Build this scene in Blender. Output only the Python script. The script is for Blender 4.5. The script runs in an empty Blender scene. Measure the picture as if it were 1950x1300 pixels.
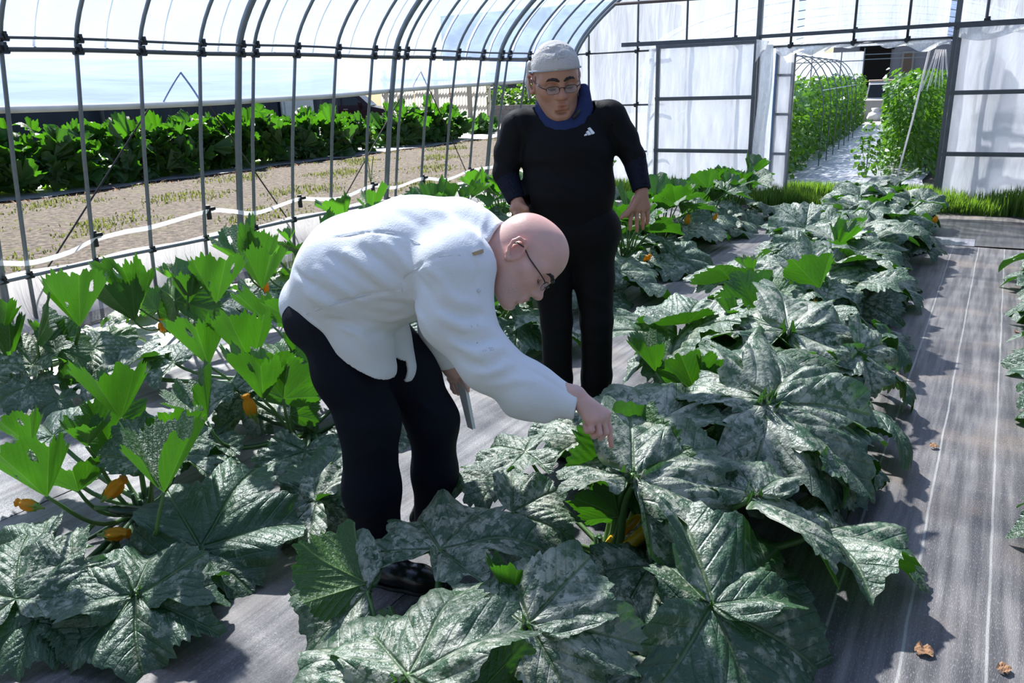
import bpy, math, random
import numpy as np
from mathutils import Vector, Matrix
rng = np.random.default_rng(7)
random.seed(7)
S = bpy.context.scene
COL = S.collection

# ---------------------------------------------------------------- camera, sky, sun, exposure
FPX, YAW, PITCH, ROLL, CAMZ = 1515.6, .547228, .310413, .033070, 1.6
def _cam_rows():
    cy, sy = math.cos(YAW), math.sin(YAW)
    f = np.array([-sy*math.cos(PITCH), cy*math.cos(PITCH), -math.sin(PITCH)])
    r = np.array([cy, sy, 0.]); d = np.cross(f, r)
    c, s = math.cos(ROLL), math.sin(ROLL)
    return np.array([c*r+s*d, -s*r+c*d, f])
CM = _cam_rows()
CAM = np.array([0, 0, CAMZ])
cd = bpy.data.cameras.new('camera'); cam = bpy.data.objects.new('camera', cd); COL.objects.link(cam)
cd.sensor_width = 36; cd.lens = FPX/1950*36; cd.clip_end = 500
mw = Matrix.Identity(4)
for i in range(3):
    mw[i][0], mw[i][1], mw[i][2], mw[i][3] = CM[0][i], -CM[1][i], -CM[2][i], CAM[i]
cam.matrix_world = mw
S.camera = cam

SUN = np.array([-.62, .42, .86]); SUN /= np.linalg.norm(SUN)
W = bpy.data.worlds.new('sky'); S.world = W; W.use_nodes = True
nt = W.node_tree
sky = nt.nodes.new('ShaderNodeTexSky'); sky.sky_type = 'NISHITA'; sky.sun_disc = False
sky.sun_elevation = math.asin(SUN[2]); sky.sun_rotation = math.atan2(SUN[0], SUN[1])
sky.air_density = 1.0; sky.dust_density = .35; sky.ozone_density = 1.0
bg = nt.nodes['Background']; bg.inputs[1].default_value = .082
nt.links.new(sky.outputs[0], bg.inputs[0])
sl = bpy.data.lights.new('sun', 'SUN'); sl.energy = 12.2; sl.angle = math.radians(2.0); sl.color = (1, .965, .91)
so = bpy.data.objects.new('sun', sl); COL.objects.link(so)
so.rotation_euler = Vector(SUN).to_track_quat('Z', 'Y').to_euler()
S.view_settings.view_transform = 'Standard'; S.view_settings.look = 'None'
S.view_settings.exposure = 0.52; S.view_settings.gamma = 1; S.view_settings.use_curve_mapping = False
S.cycles.use_denoising = True
S.cycles.max_bounces = 10; S.cycles.transparent_max_bounces = 24
S.cycles.sample_clamp_indirect = 6

# ---------------------------------------------------------------- measuring helpers (a point of the place seen at a pixel)
def ray(x, y):
    return CM.T @ np.array([(x-975)/FPX, (y-650)/FPX, 1.])
def onz(x, y, z=0.):
    d = ray(x, y); return CAM + d*(z-CAMZ)/d[2]
def ony(x, y, Y):
    d = ray(x, y); return CAM + d*Y/d[1]
def onx(x, y, X):
    d = ray(x, y); return CAM + d*X/d[0]
def onplane(x, y, p0, n):
    d = ray(x, y); return CAM + d*(np.dot(np.asarray(p0)-CAM, n)/np.dot(d, n))

# ---------------------------------------------------------------- object helpers
def tag(o, label=None, cat=None, group=None, kind=None):
    if label: o['label'] = label
    if cat: o['category'] = cat
    if group: o['group'] = group
    if kind: o['kind'] = kind
    return o
def empty(name, loc=(0, 0, 0), label=None, cat=None, group=None, kind=None, rz=0):
    o = bpy.data.objects.new(name, None); COL.objects.link(o); o.location = loc
    o.rotation_euler.z = rz; o.empty_display_size = .1
    return tag(o, label, cat, group, kind)
def link(name, me, parent=None, loc=None):
    o = bpy.data.objects.new(name, me); COL.objects.link(o)
    if parent is not None:
        o.parent = parent
    if loc is not None: o.location = loc
    return o
def setmat(me, m):
    for x in (m if isinstance(m, (list, tuple)) else [m]): me.materials.append(x)

class MB:
    """collects vertices and faces, builds one mesh object"""
    def __init__(s): s.v = []; s.f = []; s.mi = []; s.n = 0
    def add(s, v, f, mi=0):
        s.v.append(np.asarray(v, float).reshape(-1, 3)); o = s.n
        s.f.extend([tuple(i+o for i in q) for q in f]); s.mi.extend([mi]*len(f)); s.n += len(s.v[-1]); return s
    def box(s, c, size, R=None, mi=0, taper=1.):
        h = np.array(size)/2
        p = np.array([[-1,-1,-1],[1,-1,-1],[1,1,-1],[-1,1,-1],[-1,-1,1],[1,-1,1],[1,1,1],[-1,1,1]], float)
        p[4:, :2] *= taper; p = p*h
        if R is not None: p = p @ np.asarray(R).T
        return s.add(p+np.array(c), [(0,3,2,1),(4,5,6,7),(0,1,5,4),(1,2,6,5),(2,3,7,6),(3,0,4,7)], mi)
    def bar(s, a, b, w, d, up=(0, 0, 1), mi=0):
        a = np.array(a, float); b = np.array(b, float); x = b-a; L = np.linalg.norm(x); x /= L
        u = np.array(up, float); y = np.cross(u, x)
        if np.linalg.norm(y) < 1e-4: y = np.cross((1, 0, 0), x)
        y /= np.linalg.norm(y); z = np.cross(x, y)
        return s.box((a+b)/2, (L, w, d), np.array([x, y, z]).T, mi)
    def tube(s, pts, r, n=8, mi=0, caps=True, flat=1.):
        P = np.asarray(pts, float); m = len(P)
        r = np.broadcast_to(np.asarray(r, float), (m,))
        T = np.gradient(P, axis=0); T /= np.linalg.norm(T, axis=1)[:, None]+1e-12
        a = np.array([0, 0, 1.]) if abs(T[0][2]) < .9 else np.array([1., 0, 0])
        N = np.cross(T[0], a); N /= np.linalg.norm(N)
        V = []; th = np.arange(n)*2*math.pi/n
        for i in range(m):
            N = N - T[i]*np.dot(N, T[i]); N /= np.linalg.norm(N)+1e-12; B = np.cross(T[i], N)
            V.append(P[i]+r[i]*(np.cos(th)[:, None]*N+flat*np.sin(th)[:, None]*B))
        V = np.concatenate(V); F = []
        for i in range(m-1):
            for j in range(n):
                k = (j+1) % n; F.append((i*n+j, i*n+k, (i+1)*n+k, (i+1)*n+j))
        if caps: F.append(tuple(range(n))[::-1]); F.append(tuple((m-1)*n+j for j in range(n)))
        return s.add(V, F, mi)
    def lathe(s, prof, n=12, mi=0, M=None, rib=0, nrib=0):
        """prof: (r, z) list around +z"""
        th = np.arange(n)*2*math.pi/n; V = []
        k = 1+rib*np.cos(nrib*th) if nrib else np.ones(n)
        for (r, z) in prof: V.append(np.stack([r*k*np.cos(th), r*k*np.sin(th), np.full(n, z)], 1))
        V = np.concatenate(V); F = []; m = len(prof)
        for i in range(m-1):
            for j in range(n):
                q = (j+1) % n; F.append((i*n+j, i*n+q, (i+1)*n+q, (i+1)*n+j))
        F.append(tuple(range(n))[::-1]); F.append(tuple((m-1)*n+j for j in range(n)))
        if M is not None:
            M = np.asarray(M); V = V @ M[:3, :3].T + M[:3, 3]
        return s.add(V, F, mi)
    def grid(s, fn, nu, nv, mi=0):
        u = np.linspace(0, 1, nu+1); v = np.linspace(0, 1, nv+1)
        V = np.array([fn(a, b) for b in v for a in u]); w = nu+1
        return s.add(V, [(j*w+i, j*w+i+1, (j+1)*w+i+1, (j+1)*w+i) for j in range(nv) for i in range(nu)], mi)
    def mesh(s, name, mat, smooth=False):
        me = bpy.data.meshes.new(name); me.from_pydata(np.concatenate(s.v).tolist(), [], s.f)
        setmat(me, mat)
        if len(me.materials) > 1: me.polygons.foreach_set('material_index', s.mi)
        if smooth: me.shade_smooth()
        me.update(); return me
    def build(s, name, mat, parent=None, smooth=False, loc=None, at=None):
        """at: origin of the object (vertices are shifted so the object sits there)"""
        if at is not None:
            s.v = [q-np.array(at, float) for q in s.v]; loc = at
            if parent is not None: loc = np.array(at, float)-np.array(parent.location)
        elif parent is not None and loc is None:
            s.v = [q-np.array(parent.location) for q in s.v]
        return link(name, s.mesh(name, mat, smooth), parent, loc)

def cr(pts, n):
    """smooth curve through points"""
    P = np.asarray(pts, float); m = len(P)
    Q = np.vstack([2*P[0]-P[1], P, 2*P[-1]-P[-2]]); out = []
    for t in np.linspace(0, m-1, n):
        i = min(int(t), m-2); u = t-i
        a, b, c, d = Q[i], Q[i+1], Q[i+2], Q[i+3]
        out.append(.5*((2*b)+(c-a)*u+(2*a-5*b+4*c-d)*u*u+(3*b-a-3*c+d)*u**3))
    return np.array(out)
def bez(a, b, c, d, n):
    t = np.linspace(0, 1, n)[:, None]
    a, b, c, d = (np.asarray(q, float) for q in (a, b, c, d))
    return (1-t)**3*a+3*(1-t)**2*t*b+3*(1-t)*t*t*c+t**3*d

# ---------------------------------------------------------------- materials
class NT:
    def __init__(s, m): s.t = m.node_tree; s.n = s.t.nodes; s.l = s.t.links
    def node(s, typ, **kw):
        n = s.n.new('ShaderNode'+typ)
        for k, v in kw.items():
            if k.startswith('i_'):
                key = k[2:]; key = int(key) if key.isdigit() else key.replace('_', ' ')
                s.put(n.inputs[key], v)
            else: setattr(n, k, v)
        return n
    def put(s, sock, v):
        if isinstance(v, bpy.types.NodeSocket): s.l.new(v, sock)
        elif isinstance(v, bpy.types.Node): s.l.new(v.outputs[0], sock)
        else:
            if sock.type == 'RGBA' and len(v) == 3: v = (*v, 1)
            sock.default_value = v
    def math(s, op, a, b=None, c=None, clamp=False):
        n = s.n.new('ShaderNodeMath'); n.operation = op; n.use_clamp = clamp
        for i, q in enumerate((a, b, c)):
            if q is not None: s.put(n.inputs[i], q)
        return n.outputs[0]
    def mix(s, f, a, b, typ='MIX'):
        n = s.n.new('ShaderNodeMix'); n.data_type = 'RGBA'; n.blend_type = typ
        s.put(n.inputs[0], f); s.put(n.inputs[6], a); s.put(n.inputs[7], b); return n.outputs[2]
    def ramp(s, f, lo, hi, a=0., b=1.):
        n = s.n.new('ShaderNodeMapRange'); n.interpolation_type = 'SMOOTHSTEP'
        s.put(n.inputs[0], f); n.inputs[1].default_value = lo; n.inputs[2].default_value = hi
        n.inputs[3].default_value = a; n.inputs[4].default_value = b; return n.outputs[0]
    def noise(s, vec, scale, detail=3, rough=.5, dist=0):
        n = s.n.new('ShaderNodeTexNoise'); n.inputs['Scale'].default_value = scale
        n.inputs['Detail'].default_value = detail; n.inputs['Roughness'].default_value = rough
        n.inputs['Distortion'].default_value = dist
        if vec is not None: s.put(n.inputs['Vector'], vec)
        return n.outputs[0]
    def mapping(s, vec, scale=(1, 1, 1), rot=(0, 0, 0)):
        n = s.n.new('ShaderNodeMapping'); s.put(n.inputs[0], vec)
        n.inputs['Scale'].default_value = scale; n.inputs['Rotation'].default_value = rot; return n.outputs[0]
    def bump(s, h, strength=.3, dist=.01):
        n = s.n.new('ShaderNodeBump'); n.inputs['Strength'].default_value = strength
        n.inputs['Distance'].default_value = dist; s.put(n.inputs['Height'], h); return n.outputs[0]
def newmat(name):
    m = bpy.data.materials.new(name); m.use_nodes = True
    k = NT(m); b = k.n['Principled BSDF']; return m, k, b
def mat(name, c, rough=.6, spec=.4, metal=0., var=.15, scale=8., bump=0., bdist=.005, trans=0., tcol=None):
    """plain surface with slight procedural variation"""
    m, k, b = newmat(name)
    tc = k.node('TexCoord').outputs['Object']
    nz = k.noise(tc, scale, 4)
    c = np.array(c)
    k.put(b.inputs['Base Color'], k.mix(nz, tuple(np.clip(c*(1-var), 0, 1)), tuple(np.clip(c*(1+var), 0, 1))))
    b.inputs['Roughness'].default_value = rough; b.inputs['Specular IOR Level'].default_value = spec
    b.inputs['Metallic'].default_value = metal
    if bump: k.put(b.inputs['Normal'], k.bump(k.noise(tc, scale*6, 5), bump, bdist))
    if trans:
        t = k.node('BsdfTranslucent', i_0=tcol or tuple(c)); ms = k.node('MixShader', i_0=trans, i_1=b.outputs[0], i_2=t.outputs[0])
        k.l.new(ms.outputs[0], k.n['Material Output'].inputs[0])
    return m
def film_mat(name, clear, col, tcol=None, wr=.35, dirt=0., haze=.45, streak=(1, 1, 1), scale=6.):
    """polythene film: part clear, part milky; wrinkles in relief"""
    m, k, b = newmat(name)
    tc = k.node('TexCoord').outputs['Object']
    mp = k.mapping(tc, streak)
    w = k.noise(mp, scale, 4, .6, 1.5)
    bp = k.bump(w, wr, .03)
    base = col
    if dirt:
        d = k.ramp(k.noise(mp, scale*.35, 5, .65), .5, .75)
        base = k.mix(k.math('MULTIPLY', d, dirt), col, (.55, .5, .42))
    k.put(b.inputs['Base Color'], base); b.inputs['Roughness'].default_value = .28
    b.inputs['Specular IOR Level'].default_value = .5
    k.put(b.inputs['Normal'], bp)
    tl = k.node('BsdfTranslucent', i_0=tcol or col); k.put(tl.inputs[1], bp)
    milk = k.node('MixShader', i_0=haze, i_1=b.outputs[0], i_2=tl.outputs[0])
    tr = k.node('BsdfTransparent', i_0=(.88, .935, 1, 1))
    fac = k.ramp(w, .25, .8, max(0, clear-.12), min(1, clear+.1))
    ms = k.node('MixShader', i_0=fac, i_1=milk.outputs[0], i_2=tr.outputs[0])
    k.l.new(ms.outputs[0], k.n['Material Output'].inputs[0])
    return m
M = {}
M['pipe'] = mat('galvanised_pipe', (.16, .18, .19), .45, .5, .35, .25, 14)
M['pipe_dark'] = mat('weathered_pipe', (.075, .08, .085), .5, .5, .3, .3, 14)
M['rust'] = mat('rusty_pipe', (.12, .085, .07), .7, .3, .1, .3, 14)
M['clamp'] = mat('steel_clamp', (.03, .032, .034), .45, .5, .5, .3, 20)
M['steel'] = mat('door_steel', (.12, .13, .135), .45, .5, .4, .3, 10)
M['white_pipe'] = mat('cream_roll_pipe', (.6, .57, .5), .5, .4, 0, .12, 9)
M['film_roof'] = film_mat('roof_film', .52, (.36, .48, .80), (.36, .48, .78), .25, 0, .6, (1, .35, 1), 3.)
M['film_curtain'] = film_mat('curtain_film', .26, (.30, .40, .72), (.36, .47, .80), .12, 0, .7, (1, .15, 2.5), 4.)
M['film_gable'] = film_mat('gable_film', .36, (.68, .71, .78), (.70, .75, .84), .3, .12, .65, (2.2, 1, .3), 4.)
M['film_door'] = film_mat('door_film', .10, (.82, .81, .80), (.84, .84, .86), .3, .25, .55, (1.6, 1, .5), 4.)
M['film_skirt'] = film_mat('skirt_film', .12, (.50, .49, .51), (.50, .50, .53), .5, .25, .5, (1, 1.6, .4), 5.)
M['film_loose'] = film_mat('crumpled_film', .15, (.88, .87, .85), (.9, .9, .9), .8, .5, .5, (2, 1, .7), 9.)
M['tape'] = mat('silver_tape', (.80, .80, .83), .4, .5, 0, .1, 6, trans=.22, tcol=(.9, .9, .93))
M['strap'] = mat('white_strap', (.85, .85, .86), .5, .4, 0, .05, 6, trans=.8, tcol=(1, 1, 1))
M['black'] = mat('black_rubber', (.012, .012, .013), .5, .4)
M['wood'] = mat('weathered_wood', (.22, .19, .165), .8, .2, 0, .35, 12, .4)

def fabric_mat(name, base, light, brown, stripes, rough=.5):
    """woven weed-control fabric: fine weave, worn streaks along its run, dust, white marker lines"""
    m, k, b = newmat(name)
    tc = k.node('TexCoord').outputs['Object']
    st = k.noise(k.mapping(tc, (22, 1.1, 1)), 1., 5, .6)
    st2 = k.noise(k.mapping(tc, (2.2, 2.0, 1)), 1., 4, .6)
    weave = k.noise(k.mapping(tc, (380, 70, 1)), 1., 2, .5)
    weave2 = k.noise(k.mapping(tc, (90, 420, 1)), 1., 2, .5)
    c = k.mix(k.ramp(st, .35, .68), base, light)
    c = k.mix(k.math('MULTIPLY', k.ramp(st2, .50, .72), .55), c, brown)
    c = k.mix(k.math('MULTIPLY', k.ramp(weave, .56, .7), .35), c, (.50, .48, .47))
    if stripes:
        x = k.node('SeparateXYZ', i_0=tc).outputs[0]
        wob = k.math('MULTIPLY_ADD', st2, .016, -.008)
        x = k.math('ADD', x, wob)
        for sx in stripes:
            f = k.ramp(k.math('ABSOLUTE', k.math('SUBTRACT', x, sx)), .0025, .0055, 1, 0)
            f = k.math('MULTIPLY', f, k.ramp(weave2, .3, .5, .2, .6))
            c = k.mix(f, c, (.50, .49, .45))
    k.put(b.inputs['Base Color'], c)
    k.put(b.inputs['Roughness'], k.ramp(st2, .3, .7, rough-.1, rough+.12))
    b.inputs['Specular IOR Level'].default_value = .5
    h = k.math('ADD', k.math('ADD', weave, weave2), k.math('MULTIPLY', k.noise(k.mapping(tc, (5, 1.6, 1)), 1., 4), 3.))
    k.put(b.inputs['Normal'], k.bump(h, .35, .006))
    return m
M['fabric'] = fabric_mat('woven_weed_fabric', (.07, .065, .069), (.215, .195, .19), (.22, .165, .125), (-.265, -.055, .155, .365, .575))
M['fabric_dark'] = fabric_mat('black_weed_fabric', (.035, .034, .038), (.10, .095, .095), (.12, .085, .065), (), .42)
M['fabric_mid'] = fabric_mat('worn_mulch_film', (.085, .08, .085), (.24, .22, .21), (.26, .19, .14), (), .38)
M['fabric_white'] = fabric_mat('reflective_mulch_film', (.25, .24, .265), (.42, .41, .44), (.32, .28, .25), (), .36)
M['fabric_silver'] = fabric_mat('silver_path_film', (.30, .29, .33), (.62, .61, .66), (.36, .32, .31), (), .4)

def soil_mat():
    m, k, b = newmat('field_soil')
    tc = k.node('TexCoord').outputs['Object']
    a = k.noise(tc, .9, 5, .6); c = k.noise(tc, 11, 8, .75); e = k.noise(tc, 2.6, 5, .65); g = k.noise(tc, 30, 4, .7)
    col = k.mix(k.ramp(c, .36, .64), (.06, .048, .04), (.27, .22, .185))
    col = k.mix(k.math('MULTIPLY', k.ramp(g, .55, .7), .5), col, (.34, .29, .25))
    col = k.mix(k.math('MULTIPLY', k.ramp(e, .5, .68), k.ramp(a, .4, .6, .25, .7)), col, (.18, .19, .075))
    k.put(b.inputs['Base Color'], col); b.inputs['Roughness'].default_value = .95
    k.put(b.inputs['Normal'], k.bump(k.math('ADD', c, k.math('MULTIPLY', g, .4)), 1., .12)); return m
M['soil'] = soil_mat()

def leaf_mat(name='squash_leaf'):
    """two-sided mottled leaf; UV = (distance along the vein, distance off it); object colour = (silver, youth)"""
    m, k, b = newmat(name)
    tc = k.node('TexCoord'); uv = k.node('SeparateXYZ', i_0=tc.outputs['UV']); oi = k.node('ObjectInfo')
    oc = k.node('SeparateColor', i_0=oi.outputs['Color']); silver, young = oc.outputs[0], oc.outputs[1]
    off = k.node('CombineXYZ', i_0=k.math('MULTIPLY', oi.outputs['Random'], 37.), i_1=k.math('MULTIPLY', oi.outputs['Random'], 91.))
    P = k.node('VectorMath', operation='ADD', i_0=tc.outputs['Object'], i_1=off.outputs[0]).outputs[0]
    a, d = uv.outputs[0], uv.outputs[1]
    main = k.ramp(d, .004, .020, 1, 0)
    t = k.math('FRACT', k.math('MULTIPLY', k.math('SUBTRACT', a, k.math('MULTIPLY', d, 1.15)), 6.5))
    sec = k.ramp(k.math('ABSOLUTE', k.math('SUBTRACT', t, .5)), .0, .10, 1, 0)
    vein = k.math('MAXIMUM', main, k.math('MULTIPLY', sec, .30))
    n1 = k.noise(P, 3.6, 5, .68, .9); n2 = k.noise(P, 15., 3, .6); n3 = k.noise(P, 9.5, 3, .6, 1.4)
    vor = k.node('TexVoronoi', i_Scale=13.); k.put(vor.inputs['Vector'], k.node('VectorMath', operation='ADD', i_0=P, i_1=k.node('CombineXYZ', i_0=k.math('MULTIPLY', n3, .25), i_1=k.math('MULTIPLY', n2, .2)).outputs[0]).outputs[0])
    patch = k.math('ADD', k.math('MULTIPLY', n1, .52), k.math('MULTIPLY_ADD', n3, .28, k.math('MULTIPLY', k.node('SeparateColor', i_0=vor.outputs['Color']).outputs[0], .20)))
    thr = k.math('SUBTRACT', .76, k.math('MULTIPLY', silver, .40))
    sm = k.math('MULTIPLY', k.math('SUBTRACT', patch, thr), 6.5, clamp=True)
    sm = k.math('MULTIPLY', sm, k.math('SUBTRACT', 1., k.math('MULTIPLY', vein, .8)))
    sm = k.math('MULTIPLY', sm, k.ramp(k.math('ADD', a, k.math('MULTIPLY', d, .7)), .72, 1.0, 1., .30))
    green = k.mix(n2, (.028, .075, .036), (.055, .125, .055))
    green = k.mix(young, green, (.034, .11, .014))
    silv = k.mix(n2, (.36, .385, .29), (.66, .64, .51))
    top = k.mix(k.math('MULTIPLY', sm, .85), green, silv)
    top = k.mix(k.math('MULTIPLY', main, .35), top, (.17, .26, .10))
    under = k.mix(k.math('MULTIPLY', vein, .8), k.mix(n2, (.036, .105, .015), (.052, .14, .022)), (.17, .29, .08))
    bf = k.node('NewGeometry').outputs['Backfacing']
    k.put(b.inputs['Base Color'], k.mix(bf, top, under))
    k.put(b.inputs['Roughness'], k.math('MULTIPLY_ADD', n2, .22, .34))
    b.inputs['Specular IOR Level'].default_value = .85
    h = k.math('ADD', k.math('MULTIPLY', vein, -.8), k.math('MULTIPLY', n2, .8))
    k.put(b.inputs['Normal'], k.bump(h, .38, .035))
    tl = k.node('BsdfTranslucent'); k.put(tl.inputs[0], k.mix(k.math('MULTIPLY', vein, .5), k.mix(young, (.055, .205, .008), (.055, .205, .005)), (.09, .25, .01)))
    f = k.math('MULTIPLY_ADD', young, .22, .22)
    ms = k.node('MixShader', i_1=b.outputs[0], i_2=tl.outputs[0]); k.put(ms.inputs[0], f)
    k.l.new(ms.outputs[0], k.n['Material Output'].inputs[0])
    return m
M['leaf'] = leaf_mat()
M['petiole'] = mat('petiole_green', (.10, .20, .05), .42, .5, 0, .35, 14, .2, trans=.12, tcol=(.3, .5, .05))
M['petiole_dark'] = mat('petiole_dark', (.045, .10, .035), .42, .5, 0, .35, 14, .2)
M['small_leaf'] = mat('small_leaf', (.06, .15, .02), .42, .5, 0, .6, 3., 0, trans=.34, tcol=(.20, .46, .02))
M['small_leaf_far'] = mat('bush_leaf', (.042, .11, .016), .40, .5, 0, .6, 2., 0, trans=.35, tcol=(.18, .42, .015))
M['weed'] = mat('field_weed', (.13, .16, .045), .7, .3, 0, .5, 3., 0, trans=.3, tcol=(.22, .26, .05))
M['grass'] = mat('grass_blade', (.075, .15, .025), .5, .4, 0, .6, 2.5, 0, trans=.35, tcol=(.22, .42, .03))
M['flower'] = mat('squash_flower', (.85, .36, .015), .5, .3, 0, .35, 22., .3, trans=.35, tcol=(1., .5, .03))
M['sepal'] = mat('sepal_green', (.20, .32, .05), .5, .4, 0, .3, 12)
M['yellow_fruit'] = mat('yellow_courgette', (.80, .44, .01), .3, .5, 0, .12, 10)
M['green_fruit'] = mat('green_courgette', (.018, .05, .016), .28, .5, 0, .5, 26)
M['dry'] = mat('dry_leaf', (.40, .22, .12), .8, .3, 0, .4, 25, .5)
# ================================================================ THE TUNNEL: ground, frame, film, end wall
def sheet(name, x0, x1, y0, y1, m, label, z=.004, nu=10, nv=60, amp=.006, curl=0.):
    mb = MB(); ph = rng.uniform(0, 9)
    def fn(u, v):
        x = x0+(x1-x0)*u; y = y0+(y1-y0)*v
        w = amp*(math.sin(x*7+y*1.3+ph)+math.sin(y*3.1-x*4+ph*2)+math.sin(y*8.3+x*11))*.5
        e = min(u, 1-u)*(x1-x0)
        return (x+.008*math.sin(y*2.3+ph), y+.012*math.sin(x*5+ph), z+max(0, amp+w)*min(1, e*12+.1)+curl*max(0, v-.985)/.015)
    mb.grid(fn, nu, nv)
    o = mb.build(name, M[m], smooth=True)
    return tag(o, label, 'ground sheet', 'mulch and weed sheets on the tunnel floor')
fl = MB(); fl.box((-1.8, 5, -.10), (8.3, 14.2, .2)); o = fl.build('floor', M['soil']); o['kind'] = 'structure'
gr = MB()
gr.box((-31, 22, -.11), (50.1, 70, .2)); o = gr.build('ground_field', M['soil']); o['kind'] = 'structure'
gr = MB()
gr.box((4, 37, -.12), (40, 49.6, .2)); gr.box((14.0, 2, -.12), (23, 20, .2)); o = gr.build('ground_yard', M['soil']); o['kind'] = 'structure'
sheet('weed_fabric', -.62, 1.0, -.4, 8.56, 'fabric', 'grey woven fabric path with thin white lines along the right side', curl=.012)
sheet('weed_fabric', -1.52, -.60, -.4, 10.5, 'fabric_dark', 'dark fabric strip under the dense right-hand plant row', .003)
sheet('weed_fabric', -2.28, -1.50, -.4, 10.2, 'fabric', 'shiny dark fabric aisle where the bending man in white stands', .007)
sheet('mulch_sheet', -3.26, -2.26, -.4, 10.2, 'fabric_mid', 'brownish mulch sheet under the sparse middle plant row', .003)
sheet('weed_fabric', -4.32, -3.24, -.4, 10.4, 'fabric_mid', 'grey brown sheet aisle between middle row and white sheet', .008)
sheet('mulch_sheet', -5.70, -4.30, -.4, 10.6, 'fabric_white', 'bright white reflective sheet along the open left wall', .005)
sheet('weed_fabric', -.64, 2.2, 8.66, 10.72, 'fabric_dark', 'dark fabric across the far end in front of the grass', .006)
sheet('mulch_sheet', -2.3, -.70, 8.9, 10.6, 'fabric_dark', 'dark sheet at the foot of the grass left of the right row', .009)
sheet('mulch_sheet', -.62, -.10, 8.62, 9.0, 'fabric_white', 'small pale sheet flap at the far end of the fabric path', .016, 6, 6)
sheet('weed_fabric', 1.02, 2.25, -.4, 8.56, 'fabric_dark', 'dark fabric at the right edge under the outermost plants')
mb = MB(); mb.grid(lambda u, v: (-5.735+.10*u, -.4+11.2*v, .02+.05*(1-u)+.012*math.sin(v*60)), 2, 60)
tag(mb.build('weed_fabric', M['fabric_dark'], smooth=True), 'narrow black fabric edging at the foot of the left film skirt', 'ground sheet')

# ---- profile of the hoops
WX, WZ, CX, AZ = -5.55, 1.93, -1.8, 3.72
def arch(n=26, off=0.):
    left = [(-5.86, -.1), (-5.82, .43), (-5.70, 1.2)]
    b = bez((WX, WZ, 0), (WX+.13, WZ+.62, 0), (-3.55, AZ, 0), (CX, AZ, 0), n)
    L = left+[(p[0], p[1]) for p in b]
    L = np.array(L+[(2*CX-x, z) for x, z in L[::-1][1:]])
    if off:
        t = np.gradient(L, axis=0); t /= np.linalg.norm(t, axis=1)[:, None]
        L = L+off*np.stack([-t[:, 1], t[:, 0]], 1)
    return L
AR = arch()
def arch_z(x):
    h = len(AR)//2+1
    xx = x if x <= CX else 2*CX-x
    return float(np.interp(xx, AR[:h, 0], AR[:h, 1]))
frame = empty('greenhouse_frame', (0, 0, 0), 'grey steel pipe frame of hoops and rails of the plastic greenhouse', 'greenhouse frame', kind='structure')
def xz(pr, y): return np.stack([pr[:, 0], np.full(len(pr), y), pr[:, 1]], 1)
MAIN = [.7, 2.79, 4.89, 6.95, 9.03, 11.08]
THIN = [.95, 1.45, 1.95, 2.45, 2.97, 3.47, 3.96, 4.49, 5.04, 5.52, 6.05, 6.58, 7.10, 7.57, 8.06, 8.59, 9.21, 9.72, 10.2, 10.7]
me_main = MB().tube(xz(AR, 0), .028, 10).mesh('main_hoop', M['pipe'], True)
me_thin = MB().tube(xz(arch(26, -.012), 0), .0150, 8).mesh('hoop', M['pipe'], True)
for y in MAIN: o = link('main_hoop', me_main, frame, (0, y, 0))
for y in THIN: o = link('hoop', me_thin, frame, (0, y, 0))
mb = MB(); mb.tube(xz(arch(26, -.06), 11.02), .022, 8); mb.build('end_hoop', M['pipe'], frame, True)
# rails along the wall
def rail(x, z, r, m='pipe_dark', sag=.004):
    ys = np.linspace(.3, 11.1, 44)
    MB().tube([(x, y, z-sag*math.sin(y*3.1)) for y in ys], r, 8).build('rail', M[m], frame, True)
rail(WX+.035, 1.925, .0175); rail(WX+.055, 1.995, .0105); rail(-5.79, .43, .0160, 'pipe')
rail(2*CX-WX-.035, 1.925, .0175); rail(2*CX+5.79, .43, .016, 'pipe')
for x0, z0 in ((-4.25, 3.12), (CX, AZ-.03), (.65, 3.12)): rail(x0, z0, .0125)
def clamp_mesh(s):
    mb = MB(); mb.box((0, 0, 0), (.045*s, .05*s, .042*s)); mb.tube([(0, -.036*s, -.012*s), (0, .036*s, -.012*s)], .019*s, 8)
    mb.box((.026*s, .0, .016*s), (.03*s, .02*s, .05*s)); mb.tube([(.02*s, .01*s, .0), (.05*s, .01*s, 0)], .006*s, 6)
    return mb.mesh('clamp', M['clamp'])
cm1, cm2 = clamp_mesh(1.0), clamp_mesh(.82)
for y in MAIN+THIN:
    s = .022 if y in MAIN else .012
    link('clamp', cm1, frame, (WX+.03, y, 1.925)); link('clamp', cm2, frame, (WX+.045, y+.012, 1.995))
    link('clamp', cm2, frame, (-5.795, y, .43))
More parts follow.
